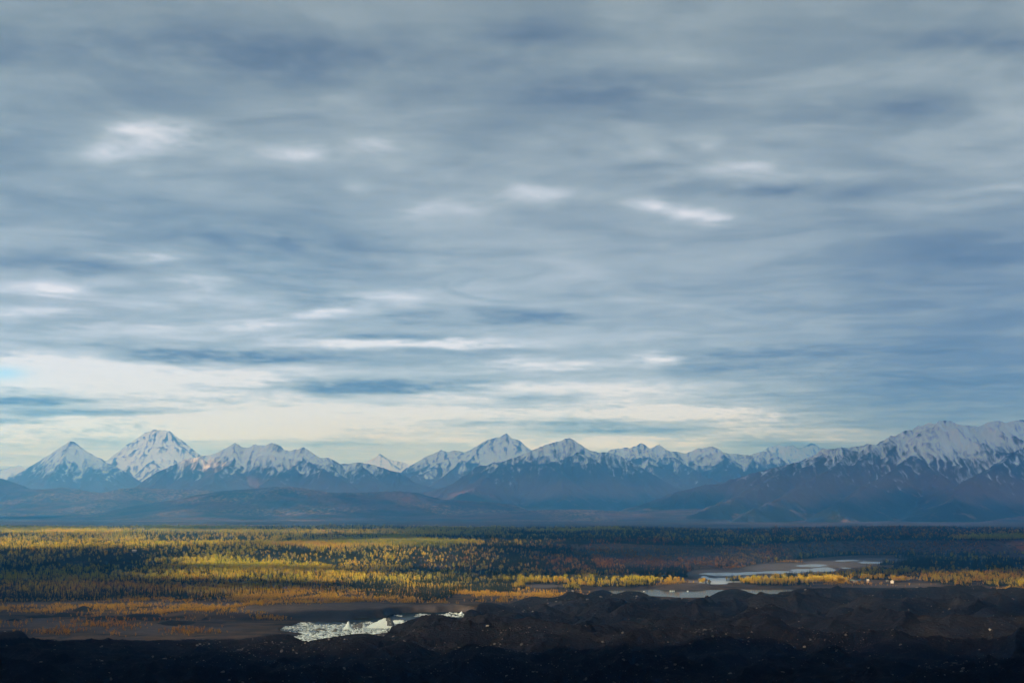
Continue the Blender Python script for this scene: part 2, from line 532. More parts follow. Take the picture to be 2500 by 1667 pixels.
MOUNDS = [
    (197, 1477, 36, 42, 11), (332, 1498, 70, 115, 8), (140, 1494, 50, 110, 6), (250, 1502, 60, 80, 5), (430, 1512, 60, 95, 9), (505, 1507, 25, 25, 4), (80, 1500, 60, 60, 4), (684, 1499, 44, 24, 8),
    (620, 1482, 60, 40, 4), (30, 1508, 40, 40, 5), (380, 1506, 60, 60, 5), (1165, 1460, 40, 30, 5), (800, 1489, 10, 10, 2.4), (735, 1490, 8, 8, 2.4), (870, 1490, 12, 12, 2), (590, 1495, 40, 40, 4),
    (2090, 1436, 40, 60, 5), (2160, 1434, 40, 30, 4),
]


def moraine_z(x, y):
    u = x / np.maximum(y, 1)
    fd = np.interp(u, _fu, _fd)
    z = zb(y)
    crest = np.exp(-((y - fd) / 140.0) ** 2)
    wx = x + 16 * fbm(x / 80.0, y / 80.0, 3, 140); wy = y + 16 * fbm(x / 80.0 + 7, y / 80.0, 3, 141)
    hum = ridged(wx / 170.0, wy / 190.0, 2, 101) - .5
    hum2 = ridged(wx / 60.0, wy / 70.0, 3, 105) - .5
    z = z + (34 * hum + 11.0 * hum2) * (1 - (.85 - .3 * sstep(-150, 100, x)) * crest) + 4.2 * (ridged(wx / 30.0, wy / 34.0, 3, 109) - .5) * (1 - .5 * crest) + 1.8 * (ridged(x / 11.0, y / 11.0, 3, 111) - .5)
    for px, py, wl, wr, pad in HUMMOCKS:
        d = float(d_for(py + pad))
        xc, zt = at_y(px, py, d)
        mpp = d / F
        w = np.where(x < xc, wl * mpp, wr * mpp)
        wd = .55 * (wl + wr) * mpp
        t = np.sqrt(((wx - xc) / w) ** 2 + ((wy - d) / wd) ** 2)
        k = np.clip(1 - t, 0, 1) ** .9
        k = k * (1 - .12 * np.exp(-(t / .12) ** 2))
        z = z + k * np.maximum(zt + 1 - z, 0)
    edge = sstep(-20, 70, y - fd)
    z = z - edge * (z + 14)
    for px, py, wl, wr, pad in MOUNDS:
        xb, d = at_z(px, py + pad, 0.0)
        d = float(d)
        xc, zt = at_y(px, py, d)
        mpp = d / F
        w = np.where(x < xc, wl * mpp, wr * mpp)
        wd = .8 * (wl + wr) * mpp
        t = np.sqrt(((wx - xc) / w) ** 2 + ((wy - d) / wd) ** 2)
        k = np.clip(1 - t, 0, 1) ** .95
        z = np.maximum(z, -14 + (zt + 14) * 1.0 - (1 - k) * (zt + 3.0) - 12 * (t > 1))
    # hillside below the camera
    hs = 147 - .34 * y
    z = np.maximum(z, hs)
    return z, fd


def make_ground():
    u = np.concatenate([np.linspace(-2.2, -.42, 60)[:-1], np.linspace(-.42, .42, 430), np.linspace(.42, 2.2, 60)[1:]])
    d = np.concatenate([np.geomspace(500, 1500, 30)[:-1], np.geomspace(1500, 7000, 620)[:-1], np.geomspace(7000, 14000, 130)[:-1], np.geomspace(14000, 46000, 50)])
    D, U = np.meshgrid(d, u, indexing='ij')
    X = np.clip(U * D, -48000, 48000)
    z, px, py, bd, lake, grav, face, p, bank, bed = ground_all(X, D)
    fd = np.interp(U, _fu, _fd)
    z = np.where(D < fd - 60, -8, z)
    verts = np.stack([X, D, z], -1).reshape(-1, 3)
    me = mesh_arrays('ground', verts, grid_faces(*X.shape), {
        'gravel': grav.reshape(-1), 'face': face.reshape(-1), 'upland': p.reshape(-1), 'bank': bank.reshape(-1),
        'bed': bed.reshape(-1), 'far': sstep(7300, 8300, D + 400 * fbm(X / 700.0, D / 700.0, 3, 88)).reshape(-1)})
    k = NT('valley_floor')
    n1 = k.noise(1 / 60.0, 5, .6); n2 = k.noise(1 / 14.0, 4, .6); n3 = k.noise(1 / 700.0, 5, .6, stretch=(1, 2.2, 1)); n4 = k.noise(1 / 220.0, 5, .65, .5, stretch=(1.0, 2.0, 1))
    flat = k.mix(k.mapr(n1, .35, .65), (.042, .035, .029), (.10, .070, .036))
    n5 = k.noise(1 / 34.0, 6, .65, .6, stretch=(.6, 1, 1))
    flat = k.mix(k.mapr(n5, .50, .60), flat, (.016, .015, .0155))
    upl = k.mix(k.mapr(n1, .4, .6), (.016, .018, .010), (.034, .030, .012))
    c = k.mix(k.attr('upland'), flat, upl)
    fc = k.mix(k.mapr(n1, .42, .6), (.150, .122, .105), (.13, .062, .030))
    fc = k.mix(k.mapr(n2, .5, .62), fc, (.015, .020, .012))
    c = k.mix(k.attr('face'), c, fc)
    gcol = k.mix(k.mapr(n2, .3, .7), (.062, .054, .052), (.10, .088, .082))
    gm = k.math('MULTIPLY', k.attr('gravel'), k.mapr(n1, .2, .5, .6, 1.0))
    c = k.mix(k.mapr(gm, .25, .6), c, gcol)
    c = k.mix(k.math('MULTIPLY', k.attr('bed'), .6), c, (.20, .19, .19))
    c = k.mix(k.attr('bank'), c, (.022, .023, .026))
    farc = k.mix(k.mapr(n3, .40, .60), (.020, .026, .020), (.085, .055, .050))
    farc = k.mix(k.mapr(n4, .55, .66), farc, (.12, .088, .055))
    c = k.mix(k.attr('far'), c, farc)
    h = k.math('ADD', n2, k.math('MULTIPLY', n1, 3.0))
    m = k.principled(c, .95, k.bump(h, .5, 2.0), .1)
    o = link('ground', me, m)
    tag(o, 'broad autumn valley floor with gravel flats and low brown bluff below wooded plain', 'ground', kind='structure')
    return o


def make_moraine():
    u = np.concatenate([np.linspace(-1.2, -.36, 40)[:-1], np.linspace(-.36, .36, 760), np.linspace(.36, 1.2, 40)[1:]])
    d = np.concatenate([np.geomspace(2, 700, 60)[:-1], np.geomspace(700, 1600, 330)[:-1], np.geomspace(1600, 3350, 330)])
    D, U = np.meshgrid(d, u, indexing='ij')
    X = U * D
    X = np.where(D < 400, U * (200 + D * .5), X)
    z, fd = moraine_z(X, D)
    verts = np.stack([X, D, z], -1).reshape(-1, 3)
    me = mesh_arrays('terrain', verts, grid_faces(*X.shape), {'near': (1 - sstep(1150, 1900, D)).reshape(-1)})
    k = NT('glacier_debris')
    n1 = k.noise(1 / 90.0, 5, .6, .4); n2 = k.noise(1 / 7.0, 5, .65); n3 = k.noise(1 / 1.4, 3, .7); n4 = k.noise(1 / 35.0, 4, .6, .3)
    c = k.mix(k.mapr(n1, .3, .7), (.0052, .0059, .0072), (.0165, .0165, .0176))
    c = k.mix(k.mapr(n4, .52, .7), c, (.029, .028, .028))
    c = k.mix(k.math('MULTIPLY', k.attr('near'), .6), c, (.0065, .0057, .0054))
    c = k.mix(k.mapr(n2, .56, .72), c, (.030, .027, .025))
    sepk = k.mapr(n3, .64, .74)
    c = k.mix(k.math('MULTIPLY', sepk, .6), c, (.13, .12, .115))
    h = k.math('ADD', k.math('MULTIPLY', n2, 2.2), k.math('MULTIPLY', n3, .7))
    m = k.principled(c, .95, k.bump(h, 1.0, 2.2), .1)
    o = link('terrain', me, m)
    tag(o, 'black rubble covered glacier moraine of hummocks and ridges across the foreground', 'moraine', kind='structure')


make_sky()
make_ground()
make_moraine()

# ------------------------------------------------------------------ water
def water_mat(name, base, rough, bumps, shine):
    """silty water: a dull body under a partly mirroring surface"""
    k = NT(name)
    h = k.noise(1 / 3.5, 3, .6, stretch=(1, .5, 1))
    nb = k.bump(h, bumps, .25)
    d = k.n('ShaderNodeBsdfDiffuse'); k.val(base, d.inputs[0])
    g = k.n('ShaderNodeBsdfGlossy'); g.inputs['Roughness'].default_value = rough; g.inputs[0].default_value = (.9, .95, 1, 1)
    k.l(nb, g.inputs['Normal'])
    mx = k.n('ShaderNodeMixShader'); mx.inputs[0].default_value = shine
    k.l(d.outputs[0], mx.inputs[1]); k.l(g.outputs[0], mx.inputs[2])
    k.l(mx.outputs[0], k.out.inputs['Surface'])
    return k.m


def sheet(name, pts, z, mat, label, cat):
    me = bpy.data.meshes.new(name)
    xs, ys = at_z([p[0] for p in pts], [p[1] for p in pts], z)
    me.from_pydata([(float(a), float(b), z) for a, b in zip(xs, ys)], [], [list(range(len(pts)))])
    me.update()
    o = link(name, me, mat)
    tag(o, label, cat, kind='structure')
    return o


sheet('lake_water', [(590, 1495), (1250, 1480), (1250, 1530), (950, 1620), (620, 1620), (600, 1540)], -1.2, water_mat('silty_lake', (.020, .030, .032), .12, .3, .14),
      'dark ice choked meltwater pond behind the moraine', 'water')
sheet('water', [(1400, 1426), (1580, 1428.5), (1640, 1429), (2080, 1427.5), (2080, 1475), (1400, 1475)], -1.2, water_mat('grey_lake', (.060, .068, .070), .08, .08, .33),
      'grey still lake along the far edge of the moraine', 'water')
sheet('river', [(1180, 1428), (1500, 1427.4), (1640, 1396), (1850, 1376), (2000, 1358), (2200, 1355), (2230, 1376), (2110, 1399), (1900, 1423), (1700, 1427), (1180, 1436)], -.75,
      water_mat('river_water', (.34, .39, .42), .22, .05, .5), 'pale braided river winding over its gravel bed below the bluff', 'river')

# ================================================================== MOUNTAINS
def blur(a, it):
    for _ in range(it):
        b = a.copy()
        b[1:-1, :] = (a[:-2, :] + 2 * a[1:-1, :] + a[2:, :]) / 4
        c = b.copy()
        c[:, 1:-1] = (b[:, :-2] + 2 * b[:, 1:-1] + b[:, 2:]) / 4
        a = c
    return a


def rock_mat(name, snow_c=(.80, .84, .88), low=(.020, .030, .022), mid=(.145, .088, .066), high=(.060, .058, .060)):
    k = NT(name)
    n1 = k.noise(1 / 900.0, 5, .6, .3); n2 = k.noise(1 / 110.0, 5, .65, .2, stretch=(1, .6, .3)); n3 = k.noise(1 / 45.0, 4, .7, .0, stretch=(1, .5, .25)); n4 = k.noise(1 / 260.0, 5, .65)
    rel = k.attr('rel')
    r = k.math('ADD', rel, k.math('MULTIPLY', k.math('SUBTRACT', n1, .5), .5))
    c = k.mix(k.mapr(r, .12, .30), low, mid)
    c = k.mix(k.mapr(r, .34, .58), c, high)
    c = k.mix(k.math('MULTIPLY', k.mapr(n4, .56, .68), k.mapr(r, .36, .1)), c, (.16, .11, .075))
    s = k.math('ADD', k.attr('snow'), k.math('MULTIPLY', k.math('SUBTRACT', n2, .5), .8))
    s = k.math('ADD', s, k.math('MULTIPLY', k.math('SUBTRACT', n3, .5), 1.5))
    sm = k.mapr(s, -.55, .75)
    c = k.mix(sm, c, snow_c)
    m = k.principled(c, .9, k.bump(k.math('ADD', n2, k.math('MULTIPLY', n3, .5)), .7, 26.0), .1)
    return m


ROCK = rock_mat('snowy_rock')


def mountain(label, d, sky, zbase, front, back, snow_px, spurs=(), seed=0, kmain=.62, spacing=420, res=2.3, rough=1.0, snow_w=230.0, length=1.0, mat=None, conc=1.0, autospurs=True):
    """sky: outline in photo px; the ridge stands at distance d, its spurs run towards the viewer"""
    rng = np.random.default_rng(seed + 500)
    segs = []

    def add(a, b, k):
        segs.append((a[0], a[1], a[2], b[0], b[1], b[2], k))
    pts = []
    dens = []
    for (x0, y0), (x1, y1) in zip(sky[:-1], sky[1:]):
        n = max(1, int(abs(x1 - x0) / 14))
        for i in range(n):
            t = i / n
            dens.append((x0 + (x1 - x0) * t, y0 + (y1 - y0) * t + (rng.normal() * .9 * rough if i else 0)))
    dens.append(sky[-1])
    for i, (px, py) in enumerate(dens):
        dd = d + 260 * float(vnoise(px / 60.0, seed * 3.1, seed)) + 120 * float(vnoise(px / 22.0, seed * 1.1, seed + 1))
        x, z = at_y(px, py, dd)
        pts.append((float(x), dd, float(z)))
    for a, b in zip(pts[:-1], pts[1:]):
        add(a, b, kmain)
    if autospurs:
        acc = 0.0
        nxt = spacing * rng.uniform(.2, .8)
        for a, b in zip(pts[:-1], pts[1:]):
            L = abs(b[0] - a[0])
            acc += L
            if acc > nxt:
                nxt = acc + spacing * rng.uniform(.6, 1.5)
                hgt = a[2] - zbase
                if hgt < 60: continue
                lat = rng.normal() * .55
                ln = min(front * .95, hgt / .40) * rng.uniform(.6, 1.0) * length
                prev = a
                q = 0.0
                N = 5
                for s in range(1, N + 1):
                    t = s / N
                    q = ln * t
                    lat += rng.normal() * .12
                    prof = (1 - t) ** 1.12
                    zz = zbase + hgt * prof * (1 + rng.normal() * .03)
                    cur = (prev[0] + (ln / N) * lat, a[1] - q, zz)
                    add(prev, cur, kmain * 1.02)
                    # ribs on both sides
                    for sg in (-1, 1):
                        if rng.random() < .85:
                            hh = prev[2] - zbase
                            l2 = hh * rng.uniform(.55, 1.0)
                            e = (prev[0] + sg * l2 * .85, prev[1] - l2 * rng.uniform(.3, .9), prev[2] - l2 * .56)
                            add(prev, e, kmain * 1.15)
                    prev = cur
    for sp_ in spurs:
        pp = []
        for (px, py, q) in sp_:
            x, z = at_y(px, py, d - q)
            pp.append((float(x), d - q, float(z)))
        for i, (a, b) in enumerate(zip(pp[:-1], pp[1:])):
            n = 3
            for s in range(n):
                f0, f1 = s / n, (s + 1) / n
                A = tuple(a[j] + (b[j] - a[j]) * f0 for j in range(3)); B = tuple(a[j] + (b[j] - a[j]) * f1 for j in range(3))
                add(A, B, kmain)
                hh = A[2] - zbase
                for sg in (-1, 1):
                    l2 = hh * rng.uniform(.5, .9)
                    add(A, (A[0] + sg * l2 * .6, A[1] - l2 * .7, A[2] - l2 * .56), kmain * 1.15)
    S = np.array(segs)
    xs0, xs1 = min(p[0] for p in pts), max(p[0] for p in pts)
    mpp = d / F
    nx = int((xs1 - xs0 + 700) / (res * mpp)) + 2
    qf = np.geomspace(1, 1 + (front + 500) / 300.0, int(150))
    qf = (qf - 1) * 300.0
    qb = -np.geomspace(30, back, 14)[::-1]
    q = np.concatenate([qb, qf])
    X, Q = np.meshgrid(np.linspace(xs0 - 350, xs1 + 350, nx), q, indexing='ij')
    Y = d - Q + 150
    wx = X + 70 * rough * fbm(X / 420.0, Y / 420.0, 3, seed + 3) + 22 * rough * fbm(X / 110.0, Y / 110.0, 2, seed + 5)
    wy = Y + 70 * rough * fbm(X / 420.0 + 40, Y / 420.0, 3, seed + 4)
    near = np.exp(-(Q / 250.0) ** 2)
    wx = X + (wx - X) * (1 - .7 * near); wy = Y + (wy - Y) * (1 - .5 * near)
    Z = np.full(X.shape, zbase - 60.0, dtype=np.float32)
    wx = wx.astype(np.float32); wy = wy.astype(np.float32)
    xa = wx[:, 0].astype(np.float32)
    for ax, ay, az_, bx, by, bz, k in S.astype(np.float32):
        reach = (max(az_, bz) - zbase) / k + 150
        lo = np.searchsorted(X[:, 0], min(ax, bx) - reach); hi = np.searchsorted(X[:, 0], max(ax, bx) + reach)
        if hi <= lo: continue
        sx, sy = wx[lo:hi], wy[lo:hi]
        dx, dy = bx - ax, by - ay
        l2 = dx * dx + dy * dy + 1e-6
        t = np.clip(((sx - ax) * dx + (sy - ay) * dy) / l2, 0, 1)
        dist = np.hypot(sx - ax - t * dx, sy - ay - t * dy)
        np.maximum(Z[lo:hi], az_ + (bz - az_) * t - k * dist, out=Z[lo:hi])
    hrel = np.clip((Z - zbase) / max(p[2] - zbase for p in pts), 0, 1)
    # concave skirts and rough relief
    Z = np.where(Z > zbase, zbase + (Z - zbase) * (.82 + .18 * hrel), Z)
    Z = Z + (5 + 16 * hrel) * rough * (1 - .8 * near) * (ridged(wx / (16 * mpp), wy / (110 * mpp), 3, seed + 30) - .45) * -1
    amp = (12 + 75 * hrel) * rough * (1 - .75 * near)
    Z = Z + amp * (ridged(wx / 330.0, wy / 420.0, 4, seed + 9) - .45) + 10 * rough * hrel * (1 - .5 * near) * fbm(X / 60.0, Y / 60.0, 2, seed + 12)
    B = blur(Z, 10)
    conv = (B - Z)
    x0, zs = at_y(1250, snow_px, d)
    gx_ = np.gradient(Z, axis=1) / np.maximum(np.abs(np.gradient(Y, axis=1)), 1)
    gy_ = np.gradient(Z, axis=0) / np.gradient(X, axis=0)
    sl = np.hypot(gx_, gy_)
    snow = np.minimum((Z - float(zs)) / snow_w, .62) + conc * conv / 26.0 + 1.2 * (ridged(wx / (16 * mpp), wy / (110 * mpp), 3, seed + 30) - .42) + .9 * (ridged(wx / (7 * mpp), wy / (36 * mpp), 2, seed + 31) - .42) - .45 * np.clip(sl - 1.0, 0, 2) + .5 * fbm(X / 700.0, Y / 700.0, 3, seed + 20)
    snow = np.clip(snow, -2, 2.2)
    verts = np.stack([X, Y, Z], -1).reshape(-1, 3)
    me = mesh_arrays('mountain', verts, grid_faces(*X.shape)[:, ::-1], {'snow': snow.reshape(-1), 'rel': hrel.reshape(-1)})
    o = link('mountain', me, mat or ROCK)
    tag(o, label, 'mountain', kind='structure')
    return o


mountain('row of small distant snowy peaks low at the far left edge', 34000, [(-1500, 1120), (-1300, 1090), (-1120, 1115), (-900, 1085), (-700, 1120), (-520, 1095), (-400, 1125), (-250, 1118), (-120, 1150), (-60, 1138), (0, 1142), (20, 1138), (46, 1128), (72, 1142), (110, 1165), (150, 1180)], 250, 2600, 1500, 1165, seed=1, rough=.8)
mountain('sharp pyramid peak left of the great domed peak', 26500, [(-40, 1195), (11, 1177), (35, 1171), (72, 1141), (100, 1126), (128, 1109), (157, 1089), (166, 1079), (173, 1076), (183, 1079), (198, 1089), (210, 1105), (229, 1116), (252, 1120), (290, 1135), (330, 1165), (370, 1190)],
         160, 3000, 2200, 1142, spurs=[[(173, 1077, 0), (160, 1110, 500), (130, 1150, 1300), (100, 1190, 2400)], [(198, 1090, 0), (225, 1140, 700), (260, 1180, 1700)]], seed=2, spacing=520)
mountain('great blunt domed white peak standing tallest of the left range', 31000, [(180, 1165), (215, 1140), (245, 1124), (260, 1118), (292, 1100), (322, 1081), (351, 1056), (362, 1052), (385, 1051), (412, 1051), (438, 1068), (462, 1084), (492, 1108), (520, 1118), (560, 1140), (600, 1165)],
         220, 3200, 2500, 1158, spurs=[[(372, 1052, 0), (375, 1090, 500), (385, 1130, 1200), (392, 1165, 2200)], [(330, 1076, 0), (318, 1120, 700), (300, 1160, 1800)]], seed=3, spacing=560, kmain=.72, rough=1.25, conc=1.5)
mountain('broad snow crested range right of the domed peak', 22000, [(290, 1200), (343, 1174), (372, 1152), (400, 1138), (436, 1122), (470, 1114), (500, 1110), (531, 1100), (555, 1091), (574, 1082), (593, 1090), (610, 1088), (625, 1085), (645, 1086), (665, 1080), (683, 1090), (705, 1097),
          (725, 1094), (742, 1092), (765, 1103), (784, 1112), (806, 1112), (832, 1125), (855, 1125), (880, 1122), (912, 1126), (938, 1137), (976, 1150), (1018, 1169), (1061, 1184), (1100, 1200)],
         120, 3200, 2200, 1136, spurs=[[(740, 1094, 0), (742, 1117, 500), (770, 1131, 900), (815, 1155, 1500), (860, 1178, 2100), (900, 1205, 2900)], [(742, 1117, 500), (700, 1142, 1100), (650, 1172, 2000), (600, 1200, 2900)],
                                       [(574, 1084, 0), (560, 1125, 700), (520, 1160, 1700), (480, 1195, 2700)], [(880, 1124, 0), (895, 1150, 600), (930, 1180, 1500)]], seed=4, spacing=430)
mountain('small lone white peak in the gap between two ranges', 41000, [(840, 1160), (870, 1138), (893, 1124), (910, 1117), (928, 1107), (945, 1117), (965, 1122), (985, 1125), (1010, 1135), (1050, 1160)], 400, 2600, 2000, 1175, seed=5, rough=.7, spacing=500)
mountain('jagged peak with long white left shoulder near the middle', 26500, [(960, 1165), (981, 1142), (1010, 1126), (1040, 1109), (1060, 1100), (1077, 1093), (1090, 1097), (1111, 1093), (1127, 1098), (1145, 1092), (1164, 1085), (1180, 1076), (1191, 1072), (1210, 1066), (1222, 1066), (1236, 1059), (1245, 1066),
          (1266, 1073), (1279, 1083), (1302, 1100), (1340, 1125), (1400, 1160)], 150, 3200, 2400, 1146, spurs=[[(1190, 1073, 0), (1150, 1110, 500), (1090, 1150, 1200), (1040, 1180, 2000)], [(1120, 1095, 0), (1060, 1130, 600), (1005, 1160, 1300)]], seed=6, spacing=380, rough=1.2, conc=1.4)
mountain('white topped mountain with dark domed foot in the middle', 20000, [(1020, 1200), (1061, 1190), (1117, 1169), (1156, 1142), (1180, 1130), (1240, 1118), (1270, 1108), (1303, 1097), (1330, 1085), (1351, 1080), (1368, 1075), (1376, 1071), (1390, 1070), (1401, 1075), (1420, 1085), (1441, 1096), (1463, 1100),
          (1484, 1101), (1520, 1110), (1560, 1130), (1620, 1165), (1680, 1195)], 90, 3400, 2200, 1122, spurs=[[(1180, 1128, 500), (1225, 1123, 900), (1290, 1126, 1000), (1340, 1124, 900), (1420, 1102, 500)], [(1225, 1123, 900), (1180, 1160, 1700), (1120, 1200, 2600)],
          [(1340, 1124, 900), (1370, 1160, 1700), (1390, 1200, 2700)]], seed=7, spacing=430)
mountain('rugged row of white ridges between middle and right range', 24000, [(1430, 1125), (1484, 1101), (1497, 1091), (1526, 1092), (1545, 1086), (1561, 1082), (1570, 1084), (1579, 1091), (1593, 1088), (1600, 1084), (1608, 1083), (1627, 1095), (1649, 1099), (1680, 1102), (1686, 1098), (1707, 1092), (1728, 1089), (1747, 1091),
          (1760, 1098), (1781, 1105), (1800, 1104), (1832, 1107), (1837, 1108), (1858, 1098), (1875, 1099), (1895, 1110), (1920, 1122), (1960, 1140), (2000, 1165)], 120, 3400, 2200, 1132,
         spurs=[[(1505, 1122, 1100), (1542, 1116, 1100), (1579, 1115, 1000), (1622, 1138, 1500), (1649, 1168, 2100), (1675, 1192, 2900)], [(1542, 1116, 1100), (1520, 1155, 1900), (1500, 1195, 2900)], [(1608, 1085, 0), (1650, 1115, 600), (1700, 1140, 1200), (1735, 1162, 2000)],
                [(1747, 1092, 0), (1770, 1120, 700), (1800, 1150, 1500)]], seed=8, spacing=330, rough=1.2)
mountain('pale distant white summits behind the shoulder of right massif', 39000, [(1790, 1140), (1840, 1112), (1860, 1100), (1875, 1091), (1902, 1085), (1918, 1088), (1933, 1085), (1944, 1091), (1955, 1091), (1970, 1086), (1981, 1081), (1988, 1082), (1992, 1092), (2020, 1110), (2060, 1140)], 400, 2600, 2000, 1180, seed=9, rough=.9, spacing=480)
mountain('long snow capped massif rising to the right edge', 15200, [(1500, 1246), (1560, 1228), (1595, 1214), (1649, 1191), (1702, 1177), (1755, 1166), (1819, 1150), (1875, 1135), (1915, 1123), (1955, 1114), (1992, 1099), (2018, 1090), (2048, 1088), (2066, 1087), (2088, 1079), (2110, 1077), (2141, 1074), (2162, 1070), (2183, 1061),
          (2220, 1050), (2240, 1044), (2255, 1038), (2266, 1033), (2274, 1029), (2285, 1033), (2297, 1028), (2315, 1029), (2332, 1031), (2350, 1036), (2367, 1037), (2385, 1038), (2406, 1033), (2425, 1028), (2438, 1025), (2455, 1029), (2468, 1027), (2500, 1024), (2540, 1030), (2600, 1022), (2700, 1040), (2800, 1062), (2900, 1050), (3020, 1078), (3140, 1060), (3300, 1085), (3450, 1070), (3650, 1100), (3900, 1090)], 60, 3600, 2200, 1128,
         spurs=[[(2272, 1032, 0), (2262, 1070, 400), (2245, 1102, 700), (2190, 1133, 1200), (2130, 1165, 1900), (2080, 1200, 2600), (2040, 1235, 3400)], [(2245, 1102, 700), (2290, 1140, 1300), (2310, 1180, 2100), (2330, 1230, 3200)],
                [(2560, 1050, 200), (2500, 1087, 700), (2440, 1118, 1200), (2396, 1143, 1600), (2350, 1175, 2200), (2300, 1220, 3100)], [(2100, 1079, 0), (2050, 1120, 600), (1985, 1160, 1400), (1920, 1200, 2300), (1850, 1240, 3300)],
                [(1955, 1115, 0), (1900, 1150, 600), (1830, 1190, 1500), (1740, 1225, 2500)]], seed=10, spacing=300, rough=1.05, kmain=.60)


def hills(label, d, sky, w, zbase, seed, amp=10):
    xs, zs = [], []
    for px, py in sky:
        x, z = at_y(px, py, d); xs.append(float(x)); zs.append(float(z))
    nx = int((xs[-1] - xs[0]) / (2.4 * d / F))
    q = np.concatenate([-np.geomspace(40, 2600, 16)[::-1], np.linspace(0, 3400, 140)])
    X, Q = np.meshgrid(np.linspace(xs[0], xs[-1], nx), q, indexing='ij')
    Y = d - Q
    top = np.interp(X + 60 * fbm(X / 300.0, Y / 300.0, 2, seed), xs, zs) - zbase
    ww = w * (1 + .35 * fbm(X / 900.0, X * 0, 3, seed + 2))
    prof = np.where(Q > 0, np.exp(-(Q / ww) ** 1.7), np.exp(-(Q / 1500.0) ** 2))
    Z = zbase - 12 + (top + 12) * prof
    rel = np.clip((Z - zbase) / 200.0, 0, 1)
    Z = Z + amp * rel ** .6 * (2.2 * fbm(X / 380.0, Y / 500.0, 4, seed + 5) * sstep(50, 500, Q) + .5 * fbm(X / 40.0, Y / 60.0, 2, seed + 7))
    me = mesh_arrays('hills', np.stack([X, Y, Z], -1).reshape(-1, 3), grid_faces(*X.shape)[:, ::-1], {'rel': rel.reshape(-1)})
    k = NT('autumn_hill')
    n1 = k.noise(1 / 420.0, 5, .6, .4); n2 = k.noise(1 / 34.0, 3, .7, stretch=(1, .5, .5)); n3 = k.noise(1 / 900.0, 4, .5)
    c = k.mix(k.mapr(n1, .38, .62), (.022, .030, .022), (.105, .062, .052))
    c = k.mix(k.math('MULTIPLY', k.mapr(n2, .50, .62), k.mapr(n3, .44, .60)), c, (.30, .21, .10))
    c = k.mix(k.math('MULTIPLY', k.mapr(n2, .46, .36), .6), c, (.014, .020, .016))
    m = k.principled(c, .95, k.bump(n2, .8, 8.0), .1)
    o = link('hills', me, m)
    tag(o, label, 'hill', kind='structure')


hills('pale blue low hills along the foot of the left peaks', 18500, [(-200, 1150), (-60, 1158), (0, 1169), (21, 1177), (64, 1193), (114, 1194), (149, 1190), (186, 1193), (213, 1201), (266, 1203), (306, 1193), (345, 1188), (377, 1193), (425, 1194), (478, 1194), (518, 1197), (560, 1203), (640, 1215), (760, 1235), (850, 1262)], 1900, 58, 41)
hills('long rounded birch speckled hill below the snowy range', 15600, [(170, 1268), (250, 1250), (319, 1237), (385, 1226), (452, 1217), (492, 1207), (545, 1199), (611, 1193), (640, 1190), (665, 1188), (726, 1190), (774, 1197), (806, 1202), (860, 1203), (917, 1201), (950, 1199), (981, 1199), (1018, 1202), (1050, 1211), (1077, 1219),
      (1130, 1222), (1183, 1225), (1250, 1233), (1303, 1250), (1351, 1262), (1420, 1270)], 1500, 54, 47, amp=12)
hills('low dark forested rise at the foot of the middle mountain', 14200, [(950, 1275), (1100, 1255), (1250, 1247), (1400, 1243), (1550, 1248), (1700, 1240), (1850, 1246), (2000, 1240), (2150, 1246), (2300, 1238), (2450, 1243), (2650, 1240)], 1500, 52, 53, amp=8)

# ================================================================== TREES
def quads_from(cent, size, rng, flat=.4):
    """small leaf-clump faces around the given centres"""
    n = len(cent)
    a = rng.normal(size=(n, 3)); a /= np.linalg.norm(a, axis=1)[:, None]
    b = rng.normal(size=(n, 3)); b -= (a * b).sum(1)[:, None] * a; b /= np.linalg.norm(b, axis=1)[:, None]
    s = np.asarray(size)[:, None]
    v = np.stack([cent - a * s, cent - b * s * .7, cent + a * s, cent + b * s * .7], 1).reshape(-1, 3)
    f = np.arange(n * 4).reshape(-1, 4)
    return v, f


def cone_trunk(h, r0, r1, sides=6, lean=(0, 0)):
    v, f = [], []
    for k, (zz, rr) in enumerate(((-1.0, r0 * 1.15), (h * .45, r0 * .75), (h, r1))):
        for i in range(sides):
            t = 2 * math.pi * i / sides
            v.append((rr * math.cos(t) + lean[0] * zz / h, rr * math.sin(t) + lean[1] * zz / h, zz))
    for k in range(2):
        for i in range(sides):
            j = (i + 1) % sides
            f.append((k * sides + i, k * sides + j, (k + 1) * sides + j, (k + 1) * sides + i))
    return np.array(v), np.array(f)


def limb(p0, p1, r0, r1):
    p0 = np.array(p0, float); p1 = np.array(p1, float)
    d = p1 - p0; d /= np.linalg.norm(d)
    a = np.cross(d, (0.3, 0.8, .2)); a /= np.linalg.norm(a); b = np.cross(d, a)
    v = [p0 + r0 * (a * math.cos(t) + b * math.sin(t)) for t in (0, 2.1, 4.2)] + [p1 + r1 * (a * math.cos(t) + b * math.sin(t)) for t in (0, 2.1, 4.2)]
    return np.array(v), np.array([(0, 1, 4, 3), (1, 2, 5, 4), (2, 0, 3, 5)])


def merge(parts):
    vs_, fs_ = [], []
    off = 0
    for v, f in parts:
        vs_.append(v); fs_.append(f + off); off += len(v)
    return np.vstack(vs_), np.vstack(fs_)


